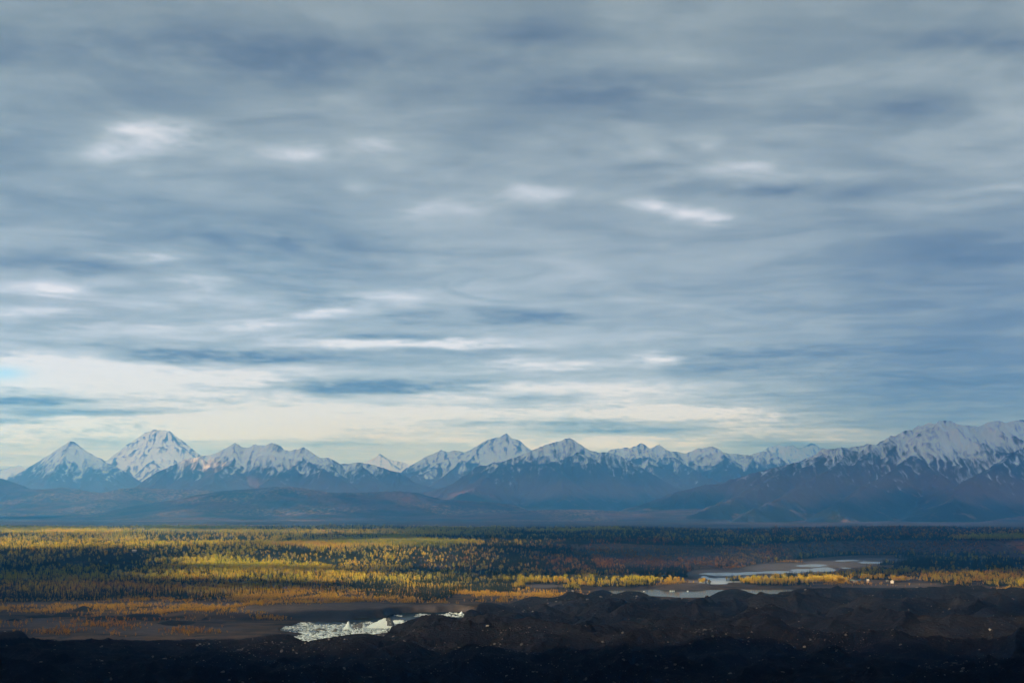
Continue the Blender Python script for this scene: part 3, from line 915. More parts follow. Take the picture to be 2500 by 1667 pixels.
def spruce_parts(h, seed):
    rng = np.random.default_rng(seed)
    tv = cone_trunk(h * .97, .018 * h, .02)
    parts = []
    tiers = 10
    rmax = h * rng.uniform(.115, .15)
    for i in range(tiers):
        t = i / tiers
        z = h * (.08 + .86 * t)
        r = rmax * (1 - t) ** .85 * rng.uniform(.8, 1.15) + .12
        nb = 7 if t < .6 else 5
        a0 = rng.uniform(0, 6.28)
        for b in range(nb):
            a = a0 + 6.283 * b / nb + rng.normal() * .15
            rr = r * rng.uniform(.65, 1.2)
            dx, dy = math.cos(a), math.sin(a)
            w = rr * .42
            drop = rr * .38
            p = np.array([(0, 0, z + h * .045), (dx * rr * .6 - dy * w, dy * rr * .6 + dx * w, z - drop * .45), (dx * rr, dy * rr, z - drop), (dx * rr * .6 + dy * w, dy * rr * .6 - dx * w, z - drop * .45)])
            parts.append((p, np.array([(0, 1, 2, 3)])))
    parts.append((np.array([(.1, 0, h * .9), (-.05, .09, h * .9), (0, 0, h * 1.02), (-.05, -.09, h * .9)]), np.array([(0, 1, 2, 2), ])[:, [0, 1, 2, 2]][:0].reshape(0, 4)))
    cv, cf = merge([p for p in parts if len(p[1])])
    return tv, (cv, cf)


def aspen_parts(h, seed, spread=.125, low=.25, n=120):
    rng = np.random.default_rng(seed)
    lean = (rng.normal() * .4, rng.normal() * .4)
    tr = [cone_trunk(h * .85, .014 * h, .03, lean=lean)]
    cents, sizes = [], []
    nl = 7
    anchors = [(lean[0], lean[1], h * .82)]
    for i in range(nl):
        zz = h * rng.uniform(low + .06, .74)
        a = 2.4 * i + rng.normal() * .4
        L = h * spread * rng.uniform(.55, 1.1) * (1.1 - .5 * (zz / h - .3))
        p1 = (lean[0] * zz / h + L * math.cos(a), lean[1] * zz / h + L * math.sin(a), zz + L * .9)
        tr.append(limb((lean[0] * zz / h, lean[1] * zz / h, zz), p1, .006 * h, .02))
        anchors.append(p1)
    for i in range(n):
        c = np.array(anchors[rng.integers(len(anchors))])
        sd = h * np.array([.062, .062, .085])
        cents.append(c + rng.normal(size=3) * sd)
        sizes.append(h * rng.uniform(.032, .062))
    cents = np.array(cents)
    cents[:, 2] = np.clip(cents[:, 2], h * low * .8, h * 1.02)
    return merge(tr), quads_from(cents, sizes, rng)


def shrub_parts(h, seed):
    rng = np.random.default_rng(seed)
    tr = []
    cents, sizes = [], []
    for i in range(6):
        a = rng.uniform(0, 6.28); L = h * rng.uniform(.1, .3)
        top = (L * math.cos(a), L * math.sin(a), h * rng.uniform(.7, 1.0))
        tr.append(limb((L * .2 * math.cos(a), L * .2 * math.sin(a), -.3), top, .05, .015))
        for k in range(13):
            t = rng.uniform(.25, 1.0)
            cents.append(np.array(top) * t + rng.normal(size=3) * h * .05)
            sizes.append(h * rng.uniform(.04, .075))
    return merge(tr), quads_from(np.array(cents), sizes, rng)


def leaf_mat(name, stops, transl=.35):
    k = NT(name)
    t = k.attr('tint', 'INSTANCER')
    col = k.ramp(t, stops)
    nz = k.noise(1 / 1.6, 2, .6)
    col = k.mix(k.mapr(nz, .3, .7), col, k.mix(.28, col, (.01, .01, .004)))
    df = k.n('ShaderNodeBsdfDiffuse'); k.l(col, df.inputs[0])
    tl = k.n('ShaderNodeBsdfTranslucent'); k.l(col, tl.inputs[0])
    mx = k.n('ShaderNodeMixShader'); mx.inputs[0].default_value = transl
    k.l(df.outputs[0], mx.inputs[1]); k.l(tl.outputs[0], mx.inputs[2])
    k.l(mx.outputs[0], k.out.inputs['Surface'])
    return k.m


def bark_mat(name, a, b):
    k = NT(name)
    n = k.noise(2.0, 3, .6, stretch=(1, 1, .3))
    return k.principled(k.mix(k.mapr(n, .4, .6), a, b), .9)


NEEDLE = leaf_mat('spruce_needles', [(0, (.012, .020, .012)), (.5, (.020, .030, .014)), (1, (.035, .042, .016))], .1)
LEAF = leaf_mat('autumn_leaves', [(0, (.22, .29, .03)), (.25, (.50, .50, .035)), (.5, (.70, .54, .028)), (.75, (.68, .36, .018)), (1, (.36, .13, .02))], .4)
SHRUB = leaf_mat('shrub_leaves', [(0, (.62, .42, .025)), (.5, (.52, .28, .020)), (1, (.30, .11, .02))], .35)
BARK_D = bark_mat('dark_bark', (.035, .028, .022), (.06, .05, .042))
BARK_P = bark_mat('pale_bark', (.22, .21, .18), (.09, .08, .07))

PROTO = bpy.data.collections.new('tree_sources')       # sources for the forest, not linked to the scene
KINDS = {}


def make_kind(key, builder, heights, leaf, bark, cl):
    out = []
    coll = bpy.data.collections.new(key + '_sources')
    for i, h in enumerate(heights):
        (tv, tf), (cv, cf) = builder(h, 31 * i + len(key))
        tm = mesh_arrays('trunk', tv, tf); tm.materials.append(bark)
        cm = mesh_arrays(cl, cv, cf, smooth=False); cm.materials.append(leaf)
        v, f = merge([(tv, tf), (cv, cf)])
        jm = mesh_arrays(key, v, f, smooth=False, matidx=np.concatenate([np.zeros(len(tf)), np.ones(len(cf))]))
        jm.materials.append(bark); jm.materials.append(leaf)
        o = bpy.data.objects.new('%s_source_%d' % (key, i), jm)
        coll.objects.link(o)
        out.append((tm, cm))
    KINDS[key] = (coll, out)


make_kind('spruce_tree', spruce_parts, (13.0, 15.0, 11.0), NEEDLE, BARK_D, 'crown')
make_kind('aspen_tree', aspen_parts, (12.0, 14.0, 10.5, 12.5), LEAF, BARK_P, 'crown')
make_kind('shrub', shrub_parts, (4.6, 5.4, 3.8), SHRUB, BARK_D, 'leaves')


def scatter(name, coll, pts, scl, rot, pick, tint, label, cat):
    """one uncountable mass: instances of the sources on a cloud of points"""
    me = bpy.data.meshes.new(name)
    me.vertices.add(len(pts))
    me.vertices.foreach_set('co', np.ascontiguousarray(pts, dtype=np.float32).ravel())
    a = me.attributes.new('scl', 'FLOAT_VECTOR', 'POINT'); a.data.foreach_set('vector', np.ascontiguousarray(scl, dtype=np.float32).ravel())
    a = me.attributes.new('rot', 'FLOAT_VECTOR', 'POINT'); a.data.foreach_set('vector', np.ascontiguousarray(rot, dtype=np.float32).ravel())
    a = me.attributes.new('pick', 'INT', 'POINT'); a.data.foreach_set('value', np.ascontiguousarray(pick, dtype=np.int32))
    a = me.attributes.new('tint', 'FLOAT', 'POINT'); a.data.foreach_set('value', np.ascontiguousarray(tint, dtype=np.float32))
    me.update()
    o = link(name, me, None)
    g = bpy.data.node_groups.new(name + '_scatter', 'GeometryNodeTree')
    g.interface.new_socket('Geometry', in_out='INPUT', socket_type='NodeSocketGeometry')
    g.interface.new_socket('Geometry', in_out='OUTPUT', socket_type='NodeSocketGeometry')
    gi = g.nodes.new('NodeGroupInput'); go = g.nodes.new('NodeGroupOutput')
    ip = g.nodes.new('GeometryNodeInstanceOnPoints')
    ci = g.nodes.new('GeometryNodeCollectionInfo')
    ci.inputs['Collection'].default_value = coll
    ci.inputs['Separate Children'].default_value = True
    ci.inputs['Reset Children'].default_value = True

    def na(n_, ty):
        x = g.nodes.new('GeometryNodeInputNamedAttribute'); x.data_type = ty
        x.inputs['Name'].default_value = n_
        return x.outputs['Attribute']
    g.links.new(gi.outputs[0], ip.inputs['Points'])
    g.links.new(ci.outputs[0], ip.inputs['Instance'])
    ip.inputs['Pick Instance'].default_value = True
    g.links.new(na('pick', 'INT'), ip.inputs['Instance Index'])
    g.links.new(na('rot', 'FLOAT_VECTOR'), ip.inputs['Rotation'])
    g.links.new(na('scl', 'FLOAT_VECTOR'), ip.inputs['Scale'])
    g.links.new(ip.outputs[0], go.inputs[0])
    md = o.modifiers.new('scatter', 'NODES')
    md.node_group = g
    tag(o, label, cat, kind='stuff')
    return o


# how much of the wood is leaf trees (photo px patches), and the colour of their leaves
ASPEN = [(1700, 1350, 900, 60, .05), (2250, 1310, 500, 30, .08), (90, 1331, 165, 10, .97), (470, 1325, 145, 12, .97), (265, 1342, 40, 7, .9), (470, 1358, 170, 12, .06), (170, 1406, 260, 15, .05), (580, 1375, 110, 7, .8), (500, 1410, 170, 8, .45),
         (820, 1372, 200, 10, .95), (960, 1368, 180, 9, .9), (730, 1384, 110, 5, .98), (780, 1400, 220, 7, .06), (750, 1416, 180, 6, .75), (960, 1414, 180, 8, .2), (1150, 1400, 200, 22, .06), (1400, 1331, 150, 4, .9), (1200, 1329, 260, 6, .5),
         (760, 1335, 250, 8, .55), (1000, 1344, 260, 8, .5), (250, 1358, 120, 10, .4), (1100, 1434, 150, 7, .75), (1340, 1427, 140, 8, .55), (1560, 1419, 90, 5, .75), (1400, 1414, 180, 4, .08), (1630, 1401, 90, 8, .0), (1668, 1428, 60, 6, .95), (1920, 1421, 170, 6, .55),
         (1960, 1402, 200, 8, .04), (2250, 1383, 350, 16, .02), (2300, 1408, 260, 10, .35), (2300, 1421, 260, 6, .5), (2470, 1349, 130, 5, .9), (650, 1448, 460, 10, .65), (150, 1450, 260, 10, .4)]
TINT = [(90, 1331, 190, 13, .26), (150, 1337, 90, 5, .5), (470, 1325, 150, 13, .27), (820, 1370, 200, 10, .25), (730, 1385, 120, 5, .55), (960, 1370, 200, 10, .24), (760, 1418, 180, 8, .42), (1150, 1449, 260, 12, .54), (1340, 1427, 160, 10, .48), (1668, 1428, 60, 6, .55), (1920, 1419, 190, 9, .48),
        (2300, 1414, 260, 16, .6), (1560, 1385, 320, 22, .95), (650, 1450, 500, 16, .6), (150, 1455, 300, 20, .64), (2100, 1330, 400, 24, .85), (2470, 1349, 130, 6, .2), (1450, 1331, 190, 7, .3)]


def make_forest():
    N = 680000
    rng = np.random.default_rng(3)
    # distance drawn so that far woods are thinner on the ground
    dg = np.linspace(2450, 8100, 4000)
    pdf = np.where(dg < 3600, 1.0, (3600 / dg) ** 2.0) * dg
    cdf = np.cumsum(pdf); cdf /= cdf[-1]
    y = np.interp(rng.random(N), cdf, dg)
    u = rng.uniform(-.40, .40, N)
    x = u * y
    z, px, py, bd, lake, grav, face, p, bank, bed = ground_all(x, y)
    mz, fd = moraine_z(x, y)
    ok = (y < 7500 + 500 * fbm(x / 900.0, x * 0, 3, 205))
    ok &= (bd > -20 - 60 * (fbm(x / 150.0, y / 150.0, 3, 201))) & (lake < .1) & (bed < .25) & (grav < .45)
    # woods that stand on the flat in front of the bluff
    fpx = field(px, py, 0, [(1160, 1440, 260, 11, 1), (1400, 1424, 230, 10, 1), (1560, 1416, 120, 9, 1), (1640, 1402, 90, 8, 1), (1668, 1428, 58, 5, 1), (1920, 1415, 190, 12, 1), (2200, 1404, 160, 16, 1), (2400, 1400, 260, 34, 1), (2300, 1372, 200, 14, 1), (2480, 1428, 90, 8, 1), (1000, 1456, 120, 6, 1)], 1.3, .3, 'max', 210)
    gaps = (fbm(x / 70.0, y / 50.0, 3, 236) > .02) & (px > 1250)
    ok = ok | ((fpx > .5) & ~gaps & (lake < .1) & (bed < .3))
    ok &= ~((face > .25) & (rng.random(N) < .45 + .5 * sstep(-.1, .25, fbm(x / 180.0, y / 400.0, 3, 233))))
    ok &= (mz < z + .3)
    # clearings
    ok &= ~((fbm(x / 160.0, y / 220.0, 3, 231) > .34) & (rng.random(N) < .8))
    ok &= ~((np.abs(px - 2125) + 40 * fbm(x / 25.0, y / 25.0, 2, 239) < 70) & (py > 1414.5) & (py < 1431))
    x, y, z, px, py, face, bd = [a[ok] for a in (x, y, z, px, py, face, bd)]
    n = len(x)
    pr = field(px, py, .22, ASPEN, .9, .4, 'lerp', 240)
    pr = np.clip(pr + .5 * fbm(x / 130.0, y / 260.0, 3, 250) * (1 - np.abs(2 * pr - 1)) + .12 * fbm(x / 40.0, y / 60.0, 2, 251), 0, 1)
    tint = field(px, py, .38, TINT, .9, .5, 'lerp', 260) + .16 * fbm(x / 90.0, y / 160.0, 3, 262) + rng.normal(size=n) * .09
    tint = np.where(face > .3, .9 + rng.normal(size=n) * .1, tint)
    isasp = rng.random(n) < pr
    isasp = np.where(face > .3, rng.random(n) < .6, isasp)
    grow = .84 * np.clip(y / 4200.0, .85, 1.9) ** .55
    s = grow * np.clip(rng.normal(1, .28, n), .4, 1.8)
    edge = sstep(0, 260, bd)
    front = (x < 0) & (y < 3300)
    s = np.where(front & isasp, s * (.5 + .5 * edge), s)
    s = np.where(face > .3, s * .6, s)
    sx = s * rng.uniform(.85, 1.2, n) * np.clip(y / 5000.0, 1, 1.3)
    small = (y < 3400) & (py > 1436) & isasp
    s = np.where(small, s * .72, s)
    rot = np.stack([rng.normal(size=n) * .03, rng.normal(size=n) * .03, rng.uniform(0, 6.28, n)], -1)
    pts = np.stack([x, y, z - .1], -1)
    scl = np.stack([sx, sx, s], -1)
    spt = np.clip(rng.normal(.4, .25, n), 0, 1)
    inview = (np.abs(px - 1250) < 1245)
    for key, msk, tn, nm, lab, groups in (
            ('spruce_tree', ~isasp, spt, 'spruce_forest', 'dark green spruce wood covering the plain in uneven bands', 'dark narrow spruces along the near edge of the wood'),
            ('aspen_tree', isasp, np.clip(tint, 0, 1), 'aspen_forest', 'mass of yellow and green aspens lit in patches across the plain', 'yellow autumn aspens along the near edge of the wood')):
        idx = np.nonzero(msk)[0]
        key_size = scl[idx, 2] / y[idx]
        cand = idx[inview[idx] & (key_size > 0)]
        order = np.argsort(-(scl[cand, 2] / y[cand]))
        ind = cand[order[:300]]
        rest = np.setdiff1d(idx, ind)
        coll, meshes = KINDS[key]
        nv = len(meshes)
        scatter(nm, coll, pts[rest], scl[rest], rot[rest], rest % nv, tn[rest], lab, 'forest')
        first = {}
        lb = 'dark narrow spruce standing at the near edge of the wood' if key == 'spruce_tree' else 'yellow leaved aspen standing at the near edge of the wood'
        for i in ind:
            tree_individual(key, int(i) % nv, pts[i], scl[i], rot[i], float(tn[i]), lb, 'tree', groups)
    return


def tree_individual(key, v, loc, scl, rot, tint, label, cat, group):
    tm, cm = KINDS[key][1][v]
    e = bpy.data.objects.new(key, None)
    e.empty_display_size = .5
    COL.objects.link(e)
    e.location = loc; e.rotation_euler = rot; e.scale = scl
    tag(e, label, cat, group)
    t = bpy.data.objects.new('trunk' if key != 'shrub' else 'stems', tm); COL.objects.link(t); t.parent = e; t['tint'] = tint
    c = bpy.data.objects.new('crown' if key != 'shrub' else 'leaves', cm); COL.objects.link(c); c.parent = e; c['tint'] = tint


SHRUBS = [(150, 1487, 220, 7, .8), (400, 1484, 330, 8, .75), (470, 1494, 200, 8, .7), (60, 1490, 90, 8, .9), (240, 1498, 60, 8, .5), (120, 1534, 160, 7, .65), (330, 1525, 200, 12, .6), (460, 1526, 60, 6, .6), (640, 1508, 50, 6, .8), (300, 1540, 280, 9, .55), (30, 1528, 60, 8, .6),
          (800, 1458, 320, 14, .85), (1150, 1466, 160, 7, .9), (1250, 1452, 180, 12, .9), (1020, 1470, 90, 5, .8), (500, 1462, 500, 10, .6), (800, 1473, 120, 4, .6), (1330, 1452, 90, 8, .9),
          (1668, 1428, 60, 5, .7), (2130, 1428, 120, 4, .25), (2470, 1432, 90, 8, .8), (1980, 1424, 90, 5, .5), (560, 1500, 90, 8, .4), (1500, 1392, 420, 14, .5), (1900, 1374, 120, 8, .5)]


def make_shrubs():
    N = 420000
    rng = np.random.default_rng(5)
    y = np.sqrt(rng.uniform(1800 ** 2, 4700 ** 2, N)); u = rng.uniform(-.36, .36, N); x = u * y
    z, px, py, bd, lake, grav, face, p, bank, bed = ground_all(x, y)
    mz, fd = moraine_z(x, y)
    dens = field(px, py, 0, SHRUBS, .9, .5, 'max', 270)
    dens = dens * sstep(-.25, .3, fbm(x / 45.0, y / 60.0, 3, 275)) * (1 - .8 * sstep(.3, .8, grav))
    ok = (rng.random(N) < dens * 1.0) & (lake < .05) & (mz < z + .8) & (bed < .3)
    x, y, z, px, py = [a[ok] for a in (x, y, z, px, py)]
    n = len(x)
    s = np.clip(rng.normal(.85, .28, n), .35, 1.6)
    tint = np.clip(field(px, py, .18, [(1150, 1458, 300, 18, .15), (300, 1530, 330, 26, .6), (1668, 1428, 60, 6, .2), (2470, 1432, 80, 8, .1), (1500, 1392, 420, 14, .9)], .5, .5, 'lerp', 280) + rng.normal(size=n) * .15, 0, 1)
    pts = np.stack([x, y, z - .1], -1); scl = np.stack([s, s, s * rng.uniform(.9, 1.3, n)], -1)
    rot = np.stack([np.zeros(n), np.zeros(n), rng.uniform(0, 6.28, n)], -1)
    inv = np.nonzero(np.abs(px - 1250) < 1240)[0]
    ind = inv[np.argsort(-(scl[inv, 2] / y[inv]))[:300]]
    rest = np.setdiff1d(np.arange(n), ind)
    scatter('shrub_thicket', KINDS['shrub'][0], pts[rest], scl[rest], rot[rest], rest % 3, tint[rest], 'ochre willow scrub spread over the gravel flats behind the moraine', 'scrub')
    for i in ind:
        tree_individual('shrub', int(i) % 3, pts[i], scl[i], rot[i], float(tint[i]), 'ochre leafed willow shrub on the gravel flat just behind the dark moraine', 'shrub', 'ochre shrubs nearest the moraine')


make_forest()
make_shrubs()

# ================================================================== BOULDERS
def rock_mesh(seed, sub=2, flat=.7):
    import bmesh
    bm = bmesh.new()
    bmesh.ops.create_icosphere(bm, subdivisions=sub, radius=1.0)
    rng = np.random.default_rng(seed)
    dirs = rng.normal(size=(9, 3)); dirs /= np.linalg.norm(dirs, axis=1)[:, None]
    lim = rng.uniform(.55, .95, 9)
    for v in bm.verts:
        c = np.array(v.co)
        for dd, l_ in zip(dirs, lim):
            t = c @ dd
            if t > l_: c = c - dd * (t - l_)
        c = c * (1 + .06 * rng.normal())
        v.co = (c[0] * 1.1, c[1] * .9, c[2] * flat)
    me = bpy.data.meshes.new('boulder')
    bm.to_mesh(me); bm.free()
    return me


def stone_mat():
    k = NT('pale_stone')
    n = k.noise(2.0, 4, .65)
    t = k.attr('tint', 'INSTANCER')
    c = k.mix(k.mapr(n, .35, .65), (.235, .245, .255), (.125, .130, .135))
    c = k.mix(t, c, (.035, .032, .030))
    return k.principled(c, .9, k.bump(n, .6, .2), .15)


STONE = stone_mat()
ROCKS = bpy.data.collections.new('boulder_sources')
RMESH = []
for i in range(6):
    me = rock_mesh(300 + i, 2, (.6, .75, .9)[i % 3]); me.materials.append(STONE)
    RMESH.append(me)
    ROCKS.objects.link(bpy.data.objects.new('boulder_source_%d' % i, me))


def make_rocks():
    N = 70000
    rng = np.random.default_rng(8)
    y = np.concatenate([np.sqrt(rng.uniform(900 ** 2, 1500 ** 2, N // 2)), np.sqrt(rng.uniform(1400 ** 2, 2750 ** 2, N // 2))])
    u = rng.uniform(-.34, .34, N); x = u * y
    z, fd = moraine_z(x, y)
    cl = sstep(-.1, .45, fbm(x / 55.0, y / 70.0, 3, 300)) * .9 + .1
    px, py = project(x, y, z)
    bare = field(px, py, .8, [(1400, 1580, 260, 40, 1), (2120, 1640, 400, 30, 1), (1750, 1610, 300, 30, 1), (1330, 1470, 120, 20, 1), (2330, 1440, 70, 12, 1.0), (1440, 1445, 90, 10, 1.0), (200, 1580, 300, 30, .25), (900, 1560, 200, 20, .35), (1700, 1500, 600, 30, .45)], .5, .6, 'lerp', 310)
    ok = (rng.random(N) < cl * bare) & (y < fd + 10)
    x, y, z, px = [a[ok] for a in (x, y, z, px)]
    n = len(x)
    s = .20 * (1 - rng.random(n)) ** (-.46)
    s = np.clip(s, .22, 1.4)
    s *= np.clip(y / 1300.0, .9, 1.35)
    tint = np.clip(rng.uniform(-.25, 1.0, n), 0, 1) ** .7
    tint = np.where(s > .9, tint * .5, tint)
    pts = np.stack([x, y, z + .15 * s], -1)
    scl = np.stack([s * rng.uniform(.8, 1.5, n), s, s * rng.uniform(.7, 1.1, n)], -1)
    rot = np.stack([rng.normal(size=n) * .3, rng.normal(size=n) * .3, rng.uniform(0, 6.28, n)], -1)
    inv = np.nonzero(np.abs(px - 1250) < 1240)[0]
    ind = inv[np.argsort(-(s[inv] / y[inv]))[:300]]
    rest = np.setdiff1d(np.arange(n), ind)
    scatter('rubble', ROCKS, pts[rest], scl[rest], rot[rest], rest % 6, tint[rest], 'grey stones and rubble strewn over the black moraine', 'rubble')
    for i in ind:
        o = bpy.data.objects.new('boulder', RMESH[int(i) % 6]); COL.objects.link(o)
        o.location = pts[i]; o.rotation_euler = rot[i]; o.scale = scl[i]; o['tint'] = float(tint[i])
        tag(o, 'pale grey boulder lying loose on the black moraine', 'boulder', 'larger boulders on the moraine')


make_rocks()

# ================================================================== ICE
def ice_mat(name, dirt):
    k = NT(name)
    n = k.noise(1 / 2.2, 4, .65); n2 = k.noise(1 / 9.0, 4, .6)
    c = k.mix(k.mapr(n2, .35, .65), (.74, .90, 1.0), (.60, .82, .94))
    c = k.mix(k.mapr(n, dirt, dirt + .12), c, (.10, .11, .115))
    return k.principled(c, .45, k.bump(n, .5, .6), .4)


ICE = ice_mat('clean_ice', .66)
DIRTY = ice_mat('dirty_ice', .30)
LZ = -1.2


def floe_mesh(seed):
    rng = np.random.default_rng(seed)
    n = rng.integers(5, 8)
    a = np.sort(rng.uniform(0, 6.283, n)) + np.linspace(0, .6, n)
    r = rng.uniform(.65, 1.1, n)
    b = np.stack([r * np.cos(a), r * np.sin(a), np.full(n, -.3)], -1)
    t = np.stack([r * .9 * np.cos(a), r * .9 * np.sin(a), rng.uniform(.12, .5, n)], -1)
    me = bpy.data.meshes.new('ice_floe')
    v = [tuple(map(float, p)) for p in np.vstack([b, t])]
    top = [n + i for i in range(n)]
    c = len(v); v.append((0.0, 0.0, float(rng.uniform(.25, .6))))
    f = [(i, (i + 1) % n, n + (i + 1) % n, n + i) for i in range(n)] + [(n + i, n + (i + 1) % n, c) for i in range(n)]
    me.from_pydata(v, [], f); me.update()
    me.materials.append(ICE)
    return me


ICES = bpy.data.collections.new('ice_sources')
for i in range(6):
    ICES.objects.link(bpy.data.objects.new('ice_source_%d' % i, floe_mesh(700 + i)))


def make_ice():
    rng = np.random.default_rng(12)
    N = 16000
    px = rng.uniform(680, 1135, N); py = rng.uniform(1492, 1582, N)
    x, y = at_z(px, py, LZ)
    keep = rng.random(N) < np.clip((y / 2300.0) ** 2, 0, 1)
    dn = field(px, py, 0, [(700, 1531, 26, 4, .9), (722, 1519.5, 26, 2.4, .8), (745, 1523, 18, 3, .9), (790, 1533, 80, 8, 1), (860, 1537, 110, 9, 1), (810, 1552, 110, 14, 1), (900, 1546, 70, 10, 1), (880, 1528, 60, 5, .6), (940, 1533, 50, 6, 1),
                           (905, 1523, 40, 5, .7), (970, 1520, 28, 6, .9), (1050, 1504.5, 34, 4, .75), (1085, 1502, 40, 3, .75), (1115, 1498, 24, 3, .6), (1035, 1499, 12, 1.5, .5), (975, 1503, 10, 1.2, .4), (780, 1570, 70, 10, 1)], .35, .35, 'max', 330)
    z, *_r = ground_all(x, y)
    ok = keep & (rng.random(N) < dn) & (z < LZ - .1)
    x, y = x[ok], y[ok]
    n = len(x)
    s = np.clip(.9 * (1 - rng.random(n)) ** (-.5), .9, 4.5)
    pts = np.stack([x, y, np.full(n, LZ)], -1)
    hz = np.clip(rng.gamma(2.0, .45, n), .3, 3)
    scl = np.stack([s * 1.5, s, hz], -1)
    rot = np.stack([rng.normal(size=n) * .07, rng.normal(size=n) * .07, rng.uniform(0, 6.28, n)], -1)
    ind = np.argsort(-s)[:80]
    rest = np.setdiff1d(np.arange(n), ind)
    scatter('brash_ice', ICES, pts[rest], scl[rest], rot[rest], rest % 6, np.zeros(len(rest)), 'broken white brash ice packed over the dark pond', 'ice')
    for i in ind:
        me = ICES.objects[int(i) % 6].data
        o = bpy.data.objects.new('ice_floe', me); COL.objects.link(o)
        o.location = pts[i]; o.rotation_euler = rot[i]; o.scale = scl[i]
        tag(o, 'flat white slab of ice drifting among the brash on the pond', 'ice floe', 'larger ice slabs on the pond')


def berg(pts, dy, mats, label, rows=14, seed=0, facemat=None):
    """iceberg standing on the pond: outline in photo px (left to right along its crest), dy metres deep"""
    rng = np.random.default_rng(seed)
    base_py = max(p[1] for p in pts)
    x0, d = at_z(pts[0][0], base_py, LZ)
    d = float(d)
    xs = np.array([float(at_y(p[0], p[1], d)[0]) for p in pts]); zs = np.array([max(LZ - .2, float(at_y(p[0], p[1], d)[1])) for p in pts])
    n = 26
    X = np.linspace(xs[0], xs[-1], n)
    Zc = np.interp(X, xs, zs)
    v = []
    for j in range(rows):
        t = j / (rows - 1) * 2 - 1
        prof = max(0.0, 1 - abs(t + .25) ** 1.4 / (1.25 ** 1.4 if t > -.25 else .75 ** 1.4))
        for i in range(n):
            zz = LZ - .6 + (Zc[i] - LZ + .6) * prof + rng.normal() * .18 * (prof > .05)
            v.append((X[i] + rng.normal() * .2, d + t * dy * .5, zz))
    me = mesh_arrays('iceberg', np.array(v), grid_faces(rows, n), smooth=False)
    for m in mats: me.materials.append(m)
    if len(mats) > 1 and facemat is not None:
        idx = []
        for j in range(rows - 1):
            for i in range(n - 1):
                idx.append(facemat(i / n, j / rows))
        me.polygons.foreach_set('material_index', np.array(idx, dtype=np.int32))
    o = link('iceberg', me, None)
    tag(o, label, 'iceberg')
    return o


make_ice()
berg([(838, 1533), (845, 1524), (849, 1516), (852, 1515), (856, 1523), (862, 1535)], 9, [ICE], 'slender white pinnacle of ice standing in the brash', seed=1)
berg([(852, 1532), (872, 1522), (884, 1517), (890, 1521), (897, 1531)], 13, [DIRTY, ICE], 'dark debris coated wedge of ice with a pale right end', seed=2, facemat=lambda a, b: 1 if a > .72 else 0)
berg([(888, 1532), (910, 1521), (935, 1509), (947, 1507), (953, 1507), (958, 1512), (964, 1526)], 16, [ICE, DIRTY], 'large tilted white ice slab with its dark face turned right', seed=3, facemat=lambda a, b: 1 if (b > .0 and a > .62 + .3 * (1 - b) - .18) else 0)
berg([(950, 1520), (962, 1513), (985, 1512), (990, 1518)], 14, [ICE], 'white ice block half hidden behind the dark moraine slope', seed=4)
berg([(735, 1526), (742, 1522.5), (752, 1522), (760, 1526)], 8, [ICE], 'low smooth white hump of ice at the left of the pond', seed=5)
berg([(768, 1537), (780, 1531.5), (790, 1534), (797, 1538)], 8, [DIRTY], 'low black rubble covered lump of ice amid white brash', seed=6)
berg([(812, 1539), (820, 1532), (828, 1537), (834, 1541)], 8, [DIRTY, ICE], 'small grey dirty ice block left of the white pinnacle', seed=7, facemat=lambda a, b: int(a > .5))
berg([(1118, 1499), (1124, 1494), (1127, 1491), (1129, 1494), (1132, 1499)], 6, [ICE], 'small white ice point at the right tip of the pond', seed=8)
for q, (bx, by, w, h) in enumerate([(1636.5, 1443.4, 1.3, 3.2), (1641, 1443.4, 1.3, 3.2), (1645.5, 1443.2, 1.2, 3.0), (1679, 1443, 2.2, 2.0), (1515, 1438.8, 2.0, 1.8), (1572, 1443.5, 1.2, 1.8)]):
    berg([(bx - w, by), (bx - w * .8, by - h), (bx + w * .7, by - h * .9), (bx + w, by)], 3, [ICE],
         ('small white ice block, leftmost of three floating on the grey lake', 'small white ice block, middle of three floating on the grey lake', 'small white ice block, rightmost of three floating on the grey lake',
          'white ice lump on grey lake under the yellow island', 'white ice lump at the far left shore of grey lake', 'tiny white ice block between shore lump and the three blocks')[q], rows=6, seed=20 + q)

# ================================================================== CABINS
def paint(name, c, r=.8):
    k = NT(name)
    n = k.noise(3.0, 3, .6)
    return k.principled(k.mix(k.mapr(n, .3, .7), c, tuple(a * .75 for a in c)), r)


WALLS = {'white': paint('white_boards', (.72, .74, .76)), 'brown': paint('brown_logs', (.10, .065, .045)), 'tan': paint('tan_boards', (.50, .34, .20)), 'grey': paint('grey_boards', (.28, .29, .30))}
ROOFS = {'teal': paint('teal_roof', (.09, .22, .28), .5), 'grey': paint('grey_roof', (.20, .21, .22), .5), 'blue': paint('blue_roof', (.04, .10, .22), .5), 'white': paint('white_roof', (.6, .64, .68), .5)}
DARK = paint('dark_opening', (.015, .015, .018), .3)


